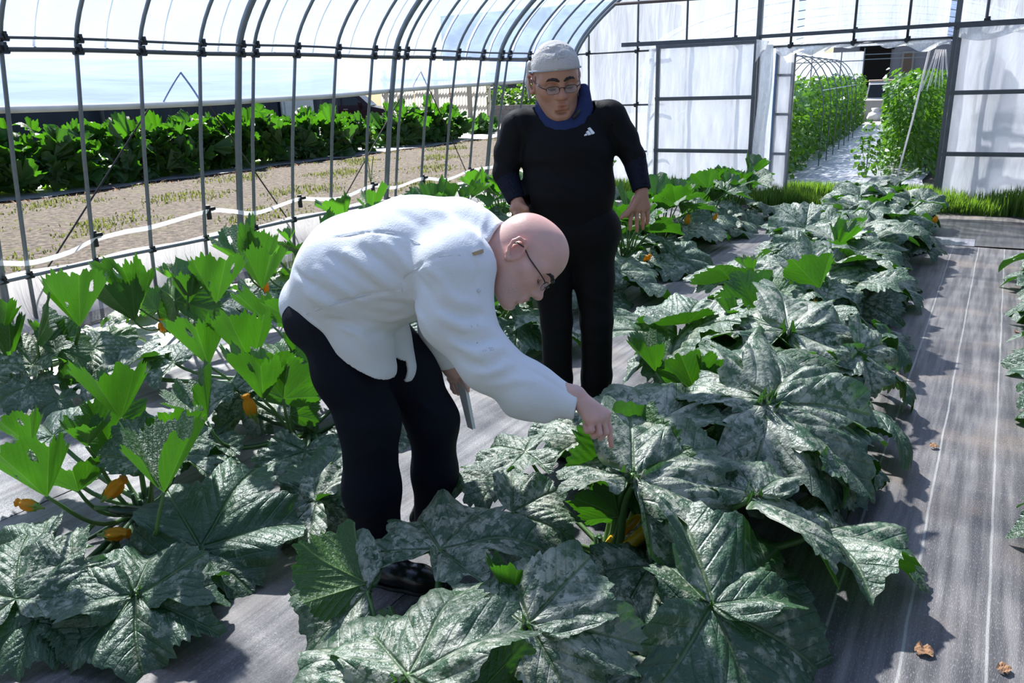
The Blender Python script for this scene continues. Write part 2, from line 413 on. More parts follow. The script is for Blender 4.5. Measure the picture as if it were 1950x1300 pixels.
# ---- roof film, one skin over the hoops
AO = arch(26, .035); keep = AO[(AO[:, 1] > 1.80)]
mb = MB(); PR = keep; seg = np.r_[0, np.cumsum(np.linalg.norm(np.diff(PR, axis=0), axis=1))]; seg /= seg[-1]
def roof(u, v):
    y = .2+11.0*v; x = np.interp(u, seg, PR[:, 0]); z = np.interp(u, seg, PR[:, 1])
    p = .012*math.sin(y*2*math.pi/.52)*min(1, u*20)
    return (x-p*.4, y, z-p+(.012*math.sin(y*5.3)+.008*math.sin(y*13) if u == 0 else 0))
mb.grid(roof, 46, 130)
o = mb.build('ceiling', M['film_roof'], smooth=True); o['kind'] = 'structure'; ceil = o
sm = MB().tube(xz(arch(26, .06)[3:-3], 0), .009, 5).mesh('strap', M['strap'], True)
for y in (2.2, 2.72, 3.22, 3.73, 4.2, 4.72, 5.3, 5.8, 6.3, 6.83, 7.33, 7.83, 8.35, 8.85, 9.4, 9.95): link('strap', sm, ceil, (0, y, 0))
# right side film to the ground
mb = MB(); mb.grid(lambda u, v: (2*CX+5.90-.30*u+.008*math.sin(v*90), .2+10.9*v, 1.9*u), 4, 90)
o = mb.build('wall_right', M['film_roof'], smooth=True); o['kind'] = 'structure'
# left skirt
mb = MB()
def skirt(u, v):
    y = -.2+11.3*v; z = .45*(1-u); f = .012*math.sin(y*9+u*2)+.008*math.sin(y*23-u*5)
    return (-5.85-.03*math.sin(math.pi*u)+.10*u**3+f*u, y, z+.010*math.sin(y*7)*(u < .01))
mb.grid(skirt, 8, 220); o = mb.build('wall_left', M['film_skirt'], smooth=True); o['kind'] = 'structure'
# rolled-up curtain with its roll pipe
def pipe_z(y): return 1.575+.012*math.sin(y*1.1)+.125*max(0, min(1, (y-6.1)/4.2))**1.1
cur = empty('side_curtain', (-5.66, 5.5, 1.57), 'pale blue film side curtain rolled up on a cream pipe along the left wall', 'curtain')
mb = MB()
def curtain(u, v):
    y = .2+10.9*v; z0 = 1.90; z = z0+(pipe_z(y)-z0)*u
    return (-5.615-.05*u-.015*math.sin(math.pi*u)+.006*math.sin(y*6+3*u), y, z)
mb.grid(curtain, 8, 110); mb.build('film', M['film_curtain'], cur, True)
MB().tube([(-5.665, y, pipe_z(y)-.018) for y in np.linspace(.2, 11.1, 50)], .024, 10).build('roll_pipe', M['white_pipe'], cur, True)
# bracing cords outside the wall
for ap, ends, lab in (((340, 118), ((92, 508), (550, 420)), 'first black inverted V bracing cord outside the left wall posts'),
                      ((797, 124), ((645, 395), (897, 347)), 'farther black inverted V bracing cord outside the left wall posts')):
    a = onx(*ap, -5.70); mb = MB()
    for e in ends:
        b = onx(*e, -5.92); b2 = a+(b-a)*min(1.25, (a[2]-.02)/(a[2]-b[2])); mb.tube([a, (a+b2)/2, b2], .0065, 6)
    tag(mb.build('bracing_cord', M['black'], at=a), lab, 'cord')
# wavy white tape with black clips on the posts
tp = [(-60, 505), (0, 501), (60, 500), (130, 481), (180, 457), (240, 441), (290, 432), (397, 402), (440, 402), (490, 405), (565, 380), (600, 379), (650, 377), (710, 354), (752, 357), (805, 340), (850, 342), (895, 325), (930, 319), (985, 312)]
C3 = cr([onx(x, y, -5.765) for x, y in tp], 120); mb = MB()
T = np.gradient(C3, axis=0); V = []
for i, p in enumerate(C3):
    wv = .55+.45*math.sin(i*.31); V += [p+(.012*wv, 0, .019), p-(.012*wv, 0, .019)]
mb.add(np.array(V), [(2*i, 2*i+1, 2*i+3, 2*i+2) for i in range(len(C3)-1)])
tape = empty('tape', C3[0], 'wavy silver white tape strung along the left wall posts', 'tape')
mb.build('band', M['tape'], tape, True)
for x, y in ((180, 452), (397, 402), (571, 381), (710, 355), (806, 341), (895, 326)):
    p = onx(x, y, -5.78); MB().tube([p+(0, 0, -.07), p+(.0, 0, .05)], .021, 8).box(p+(.02, .02, .02), (.03, .06, .025)).build('clip', M['black'], tape)

# ---- end wall with doors
GY = 11.16
mb = MB(); xs = np.arange(-5.84, 2.25, .09); F = []; V = []
for i, x in enumerate(xs):
    lo = 1.93 if -2.42 < x < -.66 else -.02
    top = max(lo+.02, arch_z(x)+.02)
    for j in range(9):
        t = j/8; V.append((x, GY+.03+.008*math.sin(x*17+t*4)+.006*math.sin(x*41), lo+(top-lo)*t))
for i in range(len(xs)-1):
    a, b = xs[i], xs[i+1]
    if (-2.42 < a < -.66) != (-2.42 < b < -.66): continue
    for j in range(8): F.append((i*9+j, (i+1)*9+j, (i+1)*9+j+1, i*9+j+1))
mb.add(V, F); o = mb.build('wall_back', M['film_gable'], smooth=True); o['kind'] = 'structure'; wb = o
def gp(name, x0, z0, x1, z1, w=.03, d=.03, y=GY, m='pipe_dark', rnd=True):
    b = MB()
    if rnd: b.tube([(x0, y, z0), ((x0+x1)/2, y, (z0+z1)/2), (x1, y, z1)], w/2, 8)
    else: b.bar((x0, y, z0), (x1, y, z1), d, w, up=(0, 1, 0) if abs(x1-x0) < .2 else (0, 0, 1))
    return b.build(name, M[m], wb, rnd)
for x in (-5.33, -4.57, -3.86, -3.2): gp('post', x, -.02, x, arch_z(x)-.03, .032)
for x in (-2.48, -1.73, -1.13): gp('post', x, 1.94, x, arch_z(x), .032)
for x in (-.33, .42, 1.1, 1.7): gp('post', x, 0, x, arch_z(x), .034)
gp('door_post', -2.88, 0, -2.88, arch_z(-2.88), .07, .06, GY-.02, 'steel', False)
gp('door_post', -.615, 0, -.615, arch_z(-.615), .07, .06, GY-.02, 'steel', False)
for z in (2.01, 1.285, .635): gp('girt', -5.6, z, -4.15, z, .026)
gp('door_track', -4.78, 2.10, -2.86, 2.085, .055, .04, GY-.07, 'pipe_dark', False)
gp('door_track', -2.88, 2.105, -.6, 2.115, .045, .04, GY-.05, 'pipe_dark', False)
gp('lintel_pipe', -2.74, 1.975, -.64, 1.972, .036)
gp('door_track', -.62, 2.10, 2.1, 2.10, .07, .05, GY-.06, 'pipe_dark', False)
gp('girt', -4.84, 2.63, -3.5, 2.61, .04, y=GY-.18, m='rust'); gp('girt', -3.5, 2.62, 1.6, 2.60, .03, y=GY-.12)
for x, z in ((-4.57, 2.01), (-4.57, 2.1), (-3.2, 2.1), (-2.48, 1.975), (-1.73, 2.11), (-1.73, 1.975), (-1.13, 1.975), (-.33, 2.14), (-4.57, 1.285), (-5.33, 2.01)):
    link('clamp', cm1, wb, (x, GY-.035, z))
# crumpled film hanging from the lintel
mb = MB(); mb.grid(lambda u, v: (-2.66+2.0*u, GY-.02+.05*math.sin(u*40+v*3)*v, 1.965-(.06+.045*math.sin(u*9)+.03*math.sin(u*31))*v), 60, 4)
mb.build('film_fringe', M['film_loose'], wb, True)
def door(n, x0, x1, z0, z1, rails, y, fm='film_door', sm='steel', w=.055, stiles=(True, True), label=None):
    d = empty('door_%d' % n, ((x0+x1)/2, y, z0), kind='structure')
    mb = MB(); nu = 26
    def fn(u, v):
        x = x0+(x1-x0)*u; z = z0+(z1-z0)*v
        b = min(abs(z-r) for r in list(rails)+[z0, z1])
        return (x, y+.03+.012*math.sin(x*9+z*3)*min(1, b*5)+.006*math.sin(x*33+z*11), z)
    mb.grid(fn, nu, 30); mb.build('film', M[fm], d, True)
    for i, x in enumerate((x0+w/2, x1-w/2)):
        if stiles[i]: MB().bar((x, y, z0), (x, y, z1), .045, w, up=(0, 1, 0)).bar((x+w*.2, y-.024, z0), (x+w*.2, y-.024, z1), .012, w*.35, up=(0, 1, 0)).build('stile', M[sm if not (n == 2 and i == 1) else 'wood'], d)
    for z in rails: MB().bar((x0, y-.006, z), (x1, y-.006, z), .04, w*.9).bar((x0, y-.03, z+.012), (x1, y-.03, z+.012), .01, w*.3).build('rail', M[sm], d)
    return d
d1 = door(1, -4.25, -2.86, .08, 2.07, (.66, 1.36, 2.045), GY-.10)
mb = MB(); mb.grid(lambda u, v: (-2.84+.17*u+.02*math.sin(v*7), GY-.12+.03*math.sin(u*9+v*4), 2.0-1.9*v), 10, 40); mb.build('loose_film', M['film_loose'], d1, True)
mb = MB(); mb.grid(lambda u, v: (-2.87+.16*u*(1-.3*v), GY-.17-.04*math.sin(u*3.1), 2.07-.03*u-.28*v*(1-.6*u)), 8, 8); mb.build('film_corner', M['film_loose'], d1, True)
mb = MB(); mb.grid(lambda u, v: (-4.37+.13*u+.01*math.sin(v*9), GY-.08+.02*math.sin(u*7+v*5), 2.03-1.95*v), 8, 36); mb.build('loose_film', M['film_loose'], d1, True)
d2 = door(2, -2.66, -2.42, .12, 1.92, (.62, 1.13, 1.62), GY+.07, 'film_door', 'wood', .04)
MB().bar((-2.655, GY+.045, .15), (-2.655, GY+.045, 1.92), .02, .03, up=(0, 1, 0)).build('blue_edge', mat('blue_strip', (.16, .27, .48), .5), d2)
d3 = door(3, -.60, 1.25, .05, 2.06, (.66, 1.36), GY-.10, stiles=(True, True))
mb = MB(); mb.grid(lambda u, v: (-.58+1.8*u, GY-.135-.02*abs(math.sin(u*21+v*2)), 2.07-(.10+.05*math.sin(u*12))*v), 50, 5); mb.build('film_fringe', M['film_loose'], d3, True)
for x in (-.36, .5): MB().bar((x, GY+.16, 0), (x+.02, GY+.16, 2.0), .05, .085, up=(0, 1, 0)).build('rear_post', M['white_pipe'], d3)
for z in (1.12, .76, 1.28): MB().bar((-.5, GY+.14, z), (1.2, GY+.14, z), .03, .05).build('rear_slat', M['wood'], d3)

# ---- grass at the foot of the end wall
def grass(name, n, area, hgt, m, label, lean=.35, w=.006, zf=None, dens=None):
    V = np.zeros((n, 5, 3)); k = 0
    while k < n:
        x = rng.uniform(area[0], area[1]); y = rng.uniform(area[2], area[3])
        s = dens(x, y) if dens else 1
        if rng.uniform() > s: continue
        h = rng.uniform(.5, 1.15)*hgt*(.45+.55*s); a = rng.uniform(0, 6.283); l = rng.uniform(.1, 1)*lean*h
        z0 = zf(x, y) if zf else 0.
        dx, dy = math.cos(a), math.sin(a); px, py = -dy*w, dx*w
        b = np.array((x, y, z0-.01)); m1 = b+(dx*l*.35, dy*l*.35, h*.6); t = b+(dx*l, dy*l, h)
        V[k] = [b-(px, py, 0), b+(px, py, 0), m1+(px*.7, py*.7, 0), m1-(px*.7, py*.7, 0), t]; k += 1
    F = []
    for i in range(n): F += [(5*i, 5*i+1, 5*i+2, 5*i+3), (5*i+3, 5*i+2, 5*i+4)]
    mb = MB(); mb.add(V.reshape(-1, 3), F); o = mb.build(name, M[m])
    return tag(o, label, 'grass', kind='stuff')
def bank_z(x, y): return .11*max(0, 1-((y-11.15)/.62)**2)
mb = MB(); mb.grid(lambda u, v: (-5.8+8.0*u, 10.5+1.3*v, bank_z(-5.8+8*u, 10.5+1.3*v)+.01*math.sin(u*40+v*9)), 60, 12)
o = mb.build('ground_bank', M['soil'], smooth=True); o['kind'] = 'structure'
def gd(x, y):
    s = .9
    if -2.45 < x < -.65: s = .55 if y < 11.0 else .38
    if abs(x+1.75) < .28 and abs(y-10.95) < .16: s = .04
    return s*(.65+.35*math.sin(x*5.1)*math.sin(x*2.3+1))
grass('grass', 15000, (-5.7, 2.2, 10.56, 10.92), .27, 'grass', 'long green grass along the foot of the end wall', zf=bank_z, dens=gd)
grass('grass', 4000, (-2.45, -.55, 11.1, 11.75), .20, 'grass', 'sunlit grass on the sill of the open end doorway', zf=bank_z, dens=lambda x, y: .8)
grass('grass', 420, (-5.68, -5.55, 4.0, 10.4), .22, 'grass', 'thin dark grass along the foot of the left skirt', dens=lambda x, y: .5+.5*math.sin(y*3.7), w=.004)
for (x, y) in ((287, 530), (277, 520), (300, 522)):
    pass
# ================================================================ OUTSIDE, LEFT: field, bushes, wall, car
def clump_mesh(name, n, R, H, size, m, seed, tri=False, low=.05, shape='dome', zpow=.75):
    """n small lobed leaves spread through a mound (real leaves, each a folded fan)"""
    r = np.random.default_rng(seed); V = []; F = []; k = 0
    na = 9 if not tri else 5
    for i in range(n):
        if shape == 'dome':
            a = r.uniform(0, 6.283); zz = r.uniform(0, 1)**zpow
            rad = R*math.sqrt(max(.02, 1-(zz*.95)**2.4))*r.uniform(.62, 1.04)*(1+.22*math.sin(a*3+seed)+.12*math.sin(5*a+2*seed))
            c = np.array((rad*math.cos(a), rad*math.sin(a), low+zz*H*(1+.18*math.sin(2*a+seed)+.10*r.normal())))
            out = np.array((math.cos(a)*(1-zz*.6), math.sin(a)*(1-zz*.6), .25+zz))
        else:  # hedge: R = (length, width)
            c = np.array((r.uniform(-R[1], R[1])*(1 if r.uniform() < .5 else r.choice([-1, 1])/max(.2, abs(r.uniform(-1, 1)))*.9), r.uniform(0, R[0]), low+H*r.uniform(0, 1)**.85))
            c[0] = np.clip(c[0], -R[1]*1.15, R[1]*1.15)
            c[2] *= 1+.10*math.sin(c[1]*2.1+seed)+.07*math.sin(c[1]*5.3)
            out = np.array((np.sign(c[0])*.8, 0, .5+.5*c[2]/H))
        nrm = out/np.linalg.norm(out)+r.normal(0, .45, 3); nrm /= np.linalg.norm(nrm)
        t = np.cross(nrm, r.normal(0, 1, 3)); t /= np.linalg.norm(t); b = np.cross(nrm, t)
        s = size*r.uniform(.55, 1.15); cup = r.uniform(-.25, .45)
        th = np.linspace(-2.7, 2.7, na); rr = s*(.78+.22*np.cos(th*5/1.5)) if not tri else s*np.array([.7, 1, 1.05, 1, .7])
        ring = c+np.outer(rr*np.cos(th), t)+np.outer(rr*np.sin(th), b)+np.outer(cup*rr*(.6+.5*np.cos(2*th)), nrm)
        V.append(c); V.extend(ring); F += [(k, k+1+j, k+2+j) for j in range(na-1)]; k += na+1
    mb = MB(); mb.add(V, F); return mb.mesh(name, M[m], False)
bush = [clump_mesh('foliage', 230, .74, .92, .22, 'small_leaf_far', 3+i) for i in range(3)]
stem_me = MB()
for i in range(7):
    a = i*.9; stem_me.tube([(0, 0, 0), (.2*math.cos(a), .2*math.sin(a), .35), (.5*math.cos(a), .5*math.sin(a), .7)], (.03, .025, .012), 6)
stem_me = stem_me.mesh('stem', M['petiole_dark'], True)
BU = [(x, y, h*.80) for x, y, h in [(-15.6, 5.6, 1.05), (-15.5, 6.7, 1.02), (-15.7, 7.8, 1.1), (-15.4, 8.9, 1.04), (-15.6, 10.0, 1.12), (-15.5, 11.0, .98), (-15.6, 12.0, 1.14), (-15.4, 13.0, 1.1), (-15.5, 14.0, 1.12), (-15.5, 15.0, .95), (-15.4, 15.9, .86), (-15.6, 17.0, .86), (-15.6, 19.4, .95), (-15.5, 20.6, 1.0), (-15.7, 21.7, .82), (-16.2, 24.8, .42), (-16.6, 25.6, .4)]]
nm = ['nearest', 'second', 'third', 'fourth', 'fifth', 'sixth', 'seventh', 'eighth', 'ninth', 'tenth', 'eleventh', 'last']
BUSH = []
for i, (x, y, h) in enumerate(BU):
    if i < 12: lab = 'large leafy bush outside before the dark wall, %s along the row%s' % (nm[i], ' from the left')
    elif i < 15: lab = ('first', 'middle', 'last')[i-12]+' bush of the clump before the pale corrugated fence outside'
    else: lab = ('nearer', 'farther')[i-15]+' low bush on silver sheet beside the fence post outside'
    o = empty('courgette_bush', (x, y, 0), lab, 'plant', 'courgette bushes in the field outside')
    w_ = .95 if h > .5 else .6
    c_ = link('foliage', bush[i % 3], o); c_['kind'] = 'stuff'; c_.scale = (w_, w_*.85, h); c_.rotation_euler.z = i*1.7
    if i < 15: c_ = link('stem', stem_me, o); c_.scale = (1, 1, h)
    BUSH.append((o, w_, h))
sp = MB(); sp.grid(lambda u, v: (-17.2+2.9*u+.1*math.sin(v*40), 4+23*v, .012+.01*math.sin(v*90+u*9)), 8, 80)
tag(sp.build('mulch_sheet', M['fabric_silver'], smooth=True), 'crinkled silver sheet under the bushes outside', 'ground sheet')
grass('grass', 9000, (-14.2, -6.1, 3.0, 26), .07, 'weed', 'sparse low weeds scattered over the bare soil outside', 1.1, .011, dens=lambda x, y: max(0, .15+math.sin(x*2.1+1)*math.sin(y*1.7+x*.6)+.4*math.sin(x*5.3)*math.sin(y*4.1))**1.3)
grass('grass', 700, (-14.6, -13.9, 5.0, 26), .05, 'dry', 'dry straw stalks along the edge of the silver sheet outside', 3., .01)
wd = MB()
for i in range(60):
    a = rng.uniform(0, 6.28); r_ = rng.uniform(.02, .14); z = rng.uniform(.02, .5)
    p = np.array((r_*math.cos(a), r_*math.sin(a), z)); wd.add([p, p+(.03, .01, .02), p+(.05, 0, .0), p+(.03, -.015, .01)], [(0, 1, 2, 3)], 0 if z < .33 else 1)
for i in range(5): wd.tube([(0, 0, 0), (.05*math.cos(i*1.3), .05*math.sin(i*1.3), .3), (.1*math.cos(i*1.3), .1*math.sin(i*1.3), .5)], .006, 5)
p = onz(707, 352); tag(wd.build('weed', [M['grass'], mat('yellow_blossom', (.6, .5, .05))], loc=p), 'tall yellow flowering weed standing on the bare soil outside', 'weed')

navy = mat('navy_cladding', (.016, .024, .048), .5, .4, .1, .15, 3)
bw = empty('shed', (-19.2, 8, 0), 'dark navy corrugated shed wall behind the bushes outside', 'building')
mb = MB(); n = 190; V = []
for i in range(n+1):
    y = -6+26.0*i/n; d = .035*(i % 4 in (1, 2)); V += [(-18.4-d, y, 0), (-18.4-d, y, 2.5)]
mb.add(V, [(2*i, 2*i+2, 2*i+3, 2*i+1) for i in range(n)]); mb.build('cladding', navy, bw)
MB().box((-20.5, 7, 1.22), (4.0, 26, 2.44)).build('shed_body', navy, bw)
for y in (11.8, 16.6): MB().tube([(-18.3, y, 0), (-18.3, y, 2.45)], .05, 8).build('downpipe', mat('downpipe', (.05, .055, .07), .4), bw)
MB().box((-18.3, 18.1, 1.15), (.06, 1.3, 2.3)).box((-18.26, 18.1, 1.15), (.04, 1.1, 2.1)).build('door', mat('pale_shed_door', (.50, .53, .60), .5), bw)
# ---- car
paint = mat('maroon_paint', (.035, .014, .018), .22, .6, .2, .08, 4); glass = mat('car_glass', (.012, .014, .017), .06, .8); chrome = mat('alloy', (.55, .56, .58), .3, .5, .7)
def car(name, label, loc, rz, paint, white=False, L=3.75, Wd=1.6, Hh=1.68, boxy=False):
    c = empty(name, loc, label, 'car', rz=rz)
    # body section profile along x (front = +x): lower body and cabin as lofted sections
    if not boxy:
        bx = [-1.88, -1.86, -1.75, -1.2, -.3, .5, .95, 1.25, 1.62, 1.80, 1.86]; zt = [.86, 1.0, 1.04, 1.06, 1.06, 1.05, 1.03, .99, .90, .78, .60]
        cab = [(-1.80, 1.0), (-1.66, 1.52), (-1.35, 1.66), (-.2, 1.69), (.35, 1.62), (.75, 1.38), (1.12, 1.03)]
    else:
        bx = [-1.75, -1.74, -1.6, -.8, 0, .55, .65, 1.2, 1.62, 1.70, 1.72]; zt = [.95, 1.08, 1.1, 1.1, 1.1, 1.1, 1.08, 1.04, 1.02, .9, .7]
        cab = [(-1.72, 1.08), (-1.68, 1.66), (-1.5, 1.72), (-.2, 1.72), (.35, 1.70), (.45, 1.62), (.62, 1.09)]
    mb = MB(); V = []; hw = Wd/2
    for x, z in zip(bx, zt):
        q = .86 if abs(x) > 1.7 else 1.0
        V += [(x, -hw*q*.92, .28), (x, -hw*q, .5), (x, -hw*q, z-.14), (x, -hw*q*.93, z), (x, hw*q*.93, z), (x, hw*q, z-.14), (x, hw*q, .5), (x, hw*q*.92, .28)]
    F = []
    for i in range(len(bx)-1):
        for j in range(8): F.append((i*8+j, i*8+(j+1) % 8, (i+1)*8+(j+1) % 8, (i+1)*8+j))
    F += [tuple(range(8)), tuple(range((len(bx)-1)*8, len(bx)*8))[::-1]]
    mb.add(V, F); mb.build('body', paint, c, loc=(0, 0, 0))
    mb = MB(); V = []
    for x, z in cab:
        t = 1-.16*max(0, (z-1)/.7); V += [(x, -hw*.95*t, z), (x, hw*.95*t, z)]
    bot = [(cab[0][0], 1.0), (cab[-1][0], 1.0)]
    m = len(cab); F = [(2*i, 2*i+1, 2*i+3, 2*i+2) for i in range(m-1)]+[tuple(2*i for i in range(m))[::-1], tuple(2*i+1 for i in range(m))]
    mb.add(V, F); mb.build('cabin', paint, c, loc=(0, 0, 0))
    # side windows, windscreen
    for s in (-1, 1):
        wins = [((-1.62, 1.08), (-1.50, 1.50), (-.98, 1.56), (-.98, 1.08)), ((-.9, 1.08), (-.9, 1.57), (-.05, 1.6), (-.05, 1.08)), ((.03, 1.08), (.03, 1.6), (.36, 1.54), (.85, 1.1), (.85, 1.08))] if not boxy else [((-1.55, 1.12), (-1.55, 1.58), (-.75, 1.6), (-.75, 1.12)), ((-.65, 1.12), (-.65, 1.6), (.32, 1.6), (.45, 1.12))]
        for w in wins:
            V = [(x, s*(hw*.95*(1-.16*max(0, (z-1)/.7))+.012), z) for x, z in w]; V += [(x, y-s*.02, z) for x, y, z in V]; k = len(w)
            MB().add(V, [tuple(range(k)), tuple(range(k, 2*k))[::-1]]+[(i, (i+1) % k, k+(i+1) % k, k+i) for i in range(k)]).build('window', glass, c, loc=(0, 0, 0))
    a, b = (cab[-1], cab[-2]); 
    if boxy: a, b = (.60, 1.13), (.47, 1.60)
    else: a, b = (1.08, 1.06), (.42, 1.56)
    V = [(a[0]+.02, -hw*.84, a[1]), (a[0]+.02, hw*.84, a[1]), (b[0]+.03, hw*.76, b[1]), (b[0]+.03, -hw*.76, b[1])]; V += [(x-.02, y, z-.02) for x, y, z in V]
    MB().add(V, [(0, 1, 2, 3), (7, 6, 5, 4), (0, 4, 5, 1), (1, 5, 6, 2), (2, 6, 7, 3), (3, 7, 4, 0)]).build('windscreen', glass, c, loc=(0, 0, 0))
    for x in (-1.15, 1.2):
        for s in (-1, 1):
            Mx = np.array([[1, 0, 0, x], [0, 0, s, s*(hw-.2)], [0, 1, 0, .31], [0, 0, 0, 1.]])
            wv = MB().lathe([(.17, .205), (.27, .21), (.305, .16), (.305, .02), (.25, 0)], 24, M=Mx).build('wheel', M['black'], c, True, loc=(0, 0, 0))
            h = MB().lathe([(.0, .2), (.19, .2), (.2, .19)], 20, M=Mx)
            h.build('hub', chrome, wv, loc=(0, 0, 0))
            sp_ = MB()
            for q in range(5):
                a_ = q*1.2566; sp_.bar((x+.03*math.cos(a_), s*(hw+.014), .31+.03*math.sin(a_)), (x+.18*math.cos(a_), s*(hw+.014), .31+.18*math.sin(a_)), .03, .05, up=(0, 1, 0))
            sp_.build('spoke', chrome, wv, loc=(0, 0, 0))
    for s in (-1, 1):
        MB().box((1.74 if not boxy else 1.72, s*hw*.72, .80), (.16 if not boxy else .06, .30, .17)).build('headlamp', mat('lamp_lens', (.7, .72, .74), .12), c, loc=(0, 0, 0))
        MB().box((.72, s*(hw+.09), 1.12), (.1, .16, .13)).build('mirror', paint, c, loc=(0, 0, 0))
        for x in (-.75, .15): MB().box((x, s*(hw+.015), .93), (.17, .03, .03)).build('door_handle', chrome, c, loc=(0, 0, 0))
        MB().box((-1.80, s*hw*.82, .95), (.12, .2, .22)).build('tail_lamp', mat('red_lens', (.35, .01, .01), .2), c, loc=(0, 0, 0))
    MB().box((1.86 if not boxy else 1.73, 0, .45), (.06, Wd*.8, .2)).build('bumper', M['black'], c, loc=(0, 0, 0))
    if boxy:
        MB().box((1.735, 0, .84), (.03, .9, .2)).build('grille', M['black'], c, loc=(0, 0, 0))
        MB().box((-.7, 0, 1.74), (2.1, 1.3, .06)).build('roof_panel', mat('tan_roof', (.42, .33, .28), .5), c, loc=(0, 0, 0))
    return c
car('car', 'dark maroon compact car parked outside beyond the bushes', (-22.75, 25.15, 0), math.atan2(.50, .865), paint)
# ---- corrugated translucent fence
fe = empty('corrugated_fence', (-19.3, 26.6, 0), 'pale translucent corrugated fence panels on posts outside', 'fence')
A = np.array((-21.9, 26.3)); B = np.array((-17.2, 27.0)); cpan = mat('pvc_sheet', (.60, .58, .54), .5, .3, 0, .1, 3, trans=.5, tcol=(.7, .68, .62))
for k in range(6):
    mb = MB(); V = []; n = 24
    for i in range(n+1):
        t = (k+.015+i/n*.97)/6; p = A+(B-A)*t; d = .025*math.sin(i*math.pi/2)+.03*(k % 2)
        V += [(p[0]+d*.1, p[1]-d, .22), (p[0]+d*.1, p[1]-d, 2.6)]
    mb.add(V, [(2*i, 2*i+2, 2*i+3, 2*i+1) for i in range(n)]); mb.build('panel', cpan, fe, True)
for z in (.5, 1.0, 1.5, 2.1): MB().bar((A[0], A[1]+.08, z), (B[0], B[1]+.08, z), .05, .07).build('rail', M['wood'], fe)
for t in (.02, .5, 1.): p = A+(B-A)*t; MB().box((p[0], p[1]+.14, 1.3), (.09, .09, 2.6)).build('post', M['white_pipe'], fe)
MB().box((-16.75, 25.1, 1.1), (.13, .13, 2.2)).box((-16.75, 25.1, 2.22), (.2, .2, .06)).box((-16.75, 25.1, .05), (.2, .2, .1)).build('fence_post', mat('beige_post', (.42, .37, .31), .7)); tag(bpy.data.objects['fence_post'], 'beige post standing before the pale corrugated fence outside', 'post')
slab = MB().box((-19, 27, .01), (8, 3.4, .05)).build('pavement_slab', mat('concrete', (.48, .46, .44), .85, .2, 0, .12, 3)); slab['kind'] = 'structure'
# ---- hedge, block wall, houses
hm = clump_mesh('hedge', 1500, (6.0, .5), 1.45, .13, 'hedge' if 'hedge' in M else 'small_leaf_far', 21, True, .05, 'hedge')
o = link('hedge', hm, None, (-16.5, 33.2, 0)); o.rotation_euler.z = math.radians(80); tag(o, 'dark clipped hedge behind the block wall outside', 'hedge', kind='stuff')
bl = mat('concrete_block', (.30, .30, .31), .9, .2, 0, .2, 5)
wl = empty('block_wall', (-19.2, 31.9, 0), 'low grey concrete block wall outside in front of the hedge', 'wall')
bme = MB().box((0, 0, 0), (.385, .14, .185)).mesh('block', bl)
for r_ in range(4):
    for k in range(14): link('block', bme, wl, (-2.9+.4*k+(.2 if r_ % 2 else 0), .005*((k*7+r_) % 3), .1+.195*r_))
MB().box((-.1, .0, .395), (5.8, .1, .78)).build('mortar_core', mat('mortar', (.22, .22, .22), .95), wl, loc=(0, 0, 0))
hb = empty('house', (-25, 48, 0), 'blue grey house wall with dark shutters far behind the hedge', 'building')
MB().box((-25, 48, 3), (14, 6, 6)).build('wall', mat('house_render', (.22, .27, .36), .8), hb)
for k in range(3): MB().box((-29+2.6*k, 44.95, 1.9), (1.3, .1, 2.0)).build('shutter', mat('shutter', (.06, .07, .09), .6), hb)
for k in range(12): MB().box((-20.9+.22*k, 44.95, 2.4), (.12, .08, 2.2)).build('slat', mat('slat_blue', (.30, .38, .52), .6), hb)
for (x, y, s, lab) in ((-21.6, 29.4, .95, 'dark red leaved shrub outside beyond the parked car'), (-20.6, 29.2, .75, 'orange and green shrub outside between car and pale fence')):
    m2 = clump_mesh('shrub', 260, .8, 1.5, .14, 'small_leaf_far', int(x*-10), True); m2.materials.clear(); m2.materials.append(mat('red_leaf', (.16, .03, .035) if s > .9 else (.30, .13, .03), .5, .4, 0, .6, 4))
    o = link('shrub', m2, None, (x, y, 0)); tag(o, lab, 'shrub')

# ================================================================ OUTSIDE, AHEAD: pea tunnel, white car, building
D2 = np.array((-.075, .9972)); N2 = np.array((.9972, .075)); O2 = np.array((-2.25, 12.2))
def t2(s, l, z=0.): p = O2+D2*s+N2*l; return np.array((p[0], p[1], z))
RZ2 = math.atan2(D2[1], D2[0])-math.pi/2
mb = MB(); mb.grid(lambda u, v: tuple(t2(-.3+19*v, -.75+2.2*u+.05*math.sin(v*50), .012+.03*abs(math.sin(u*7+v*31)*math.sin(v*57+u*3)))), 16, 110)
tag(mb.build('mulch_sheet', M['fabric_silver'], smooth=True), 'crumpled silver sheet path between the tall pea rows', 'ground sheet')
for (l0, s0, L, Wp, H, seed, n, lab) in ((-.93, .9, 17.0, .38, 1.36, 31, 13000, 'tall dense pea row left of the silver path in the next tunnel'), (1.18, 2.0, 14.0, .40, 1.40, 32, 12000, 'tall pea row right of the silver path beside the leaning pole')):
    rt = empty('pea_row', t2(s0, l0), lab, 'plant row', kind='stuff', rz=RZ2)
    me = clump_mesh('foliage', n, (L, Wp), H, .068, 'small_leaf', seed, True, .03, 'hedge'); link('foliage', me, rt)
    tb = MB()
    for k in range(int(L*5)):
        y = k/5+rng.uniform(-.05, .05); x = rng.uniform(-.3, .3)
        tb.tube([(x, y, 0), (x+rng.uniform(-.05, .05), y, H*.5), (x+rng.uniform(-.1, .1), y+.04, H*(.98+rng.uniform(-.05, .08)))], .006, 4)
    tb.build('vines', M['small_leaf'], rt, loc=(0, 0, 0))
me = clump_mesh('pea_shoot', 170, .24, .72, .05, 'small_leaf', 44, True, .02)
o = empty('pea_plant', t2(1.9, .58)); fo = link('foliage', me, o); fo['kind'] = 'stuff'
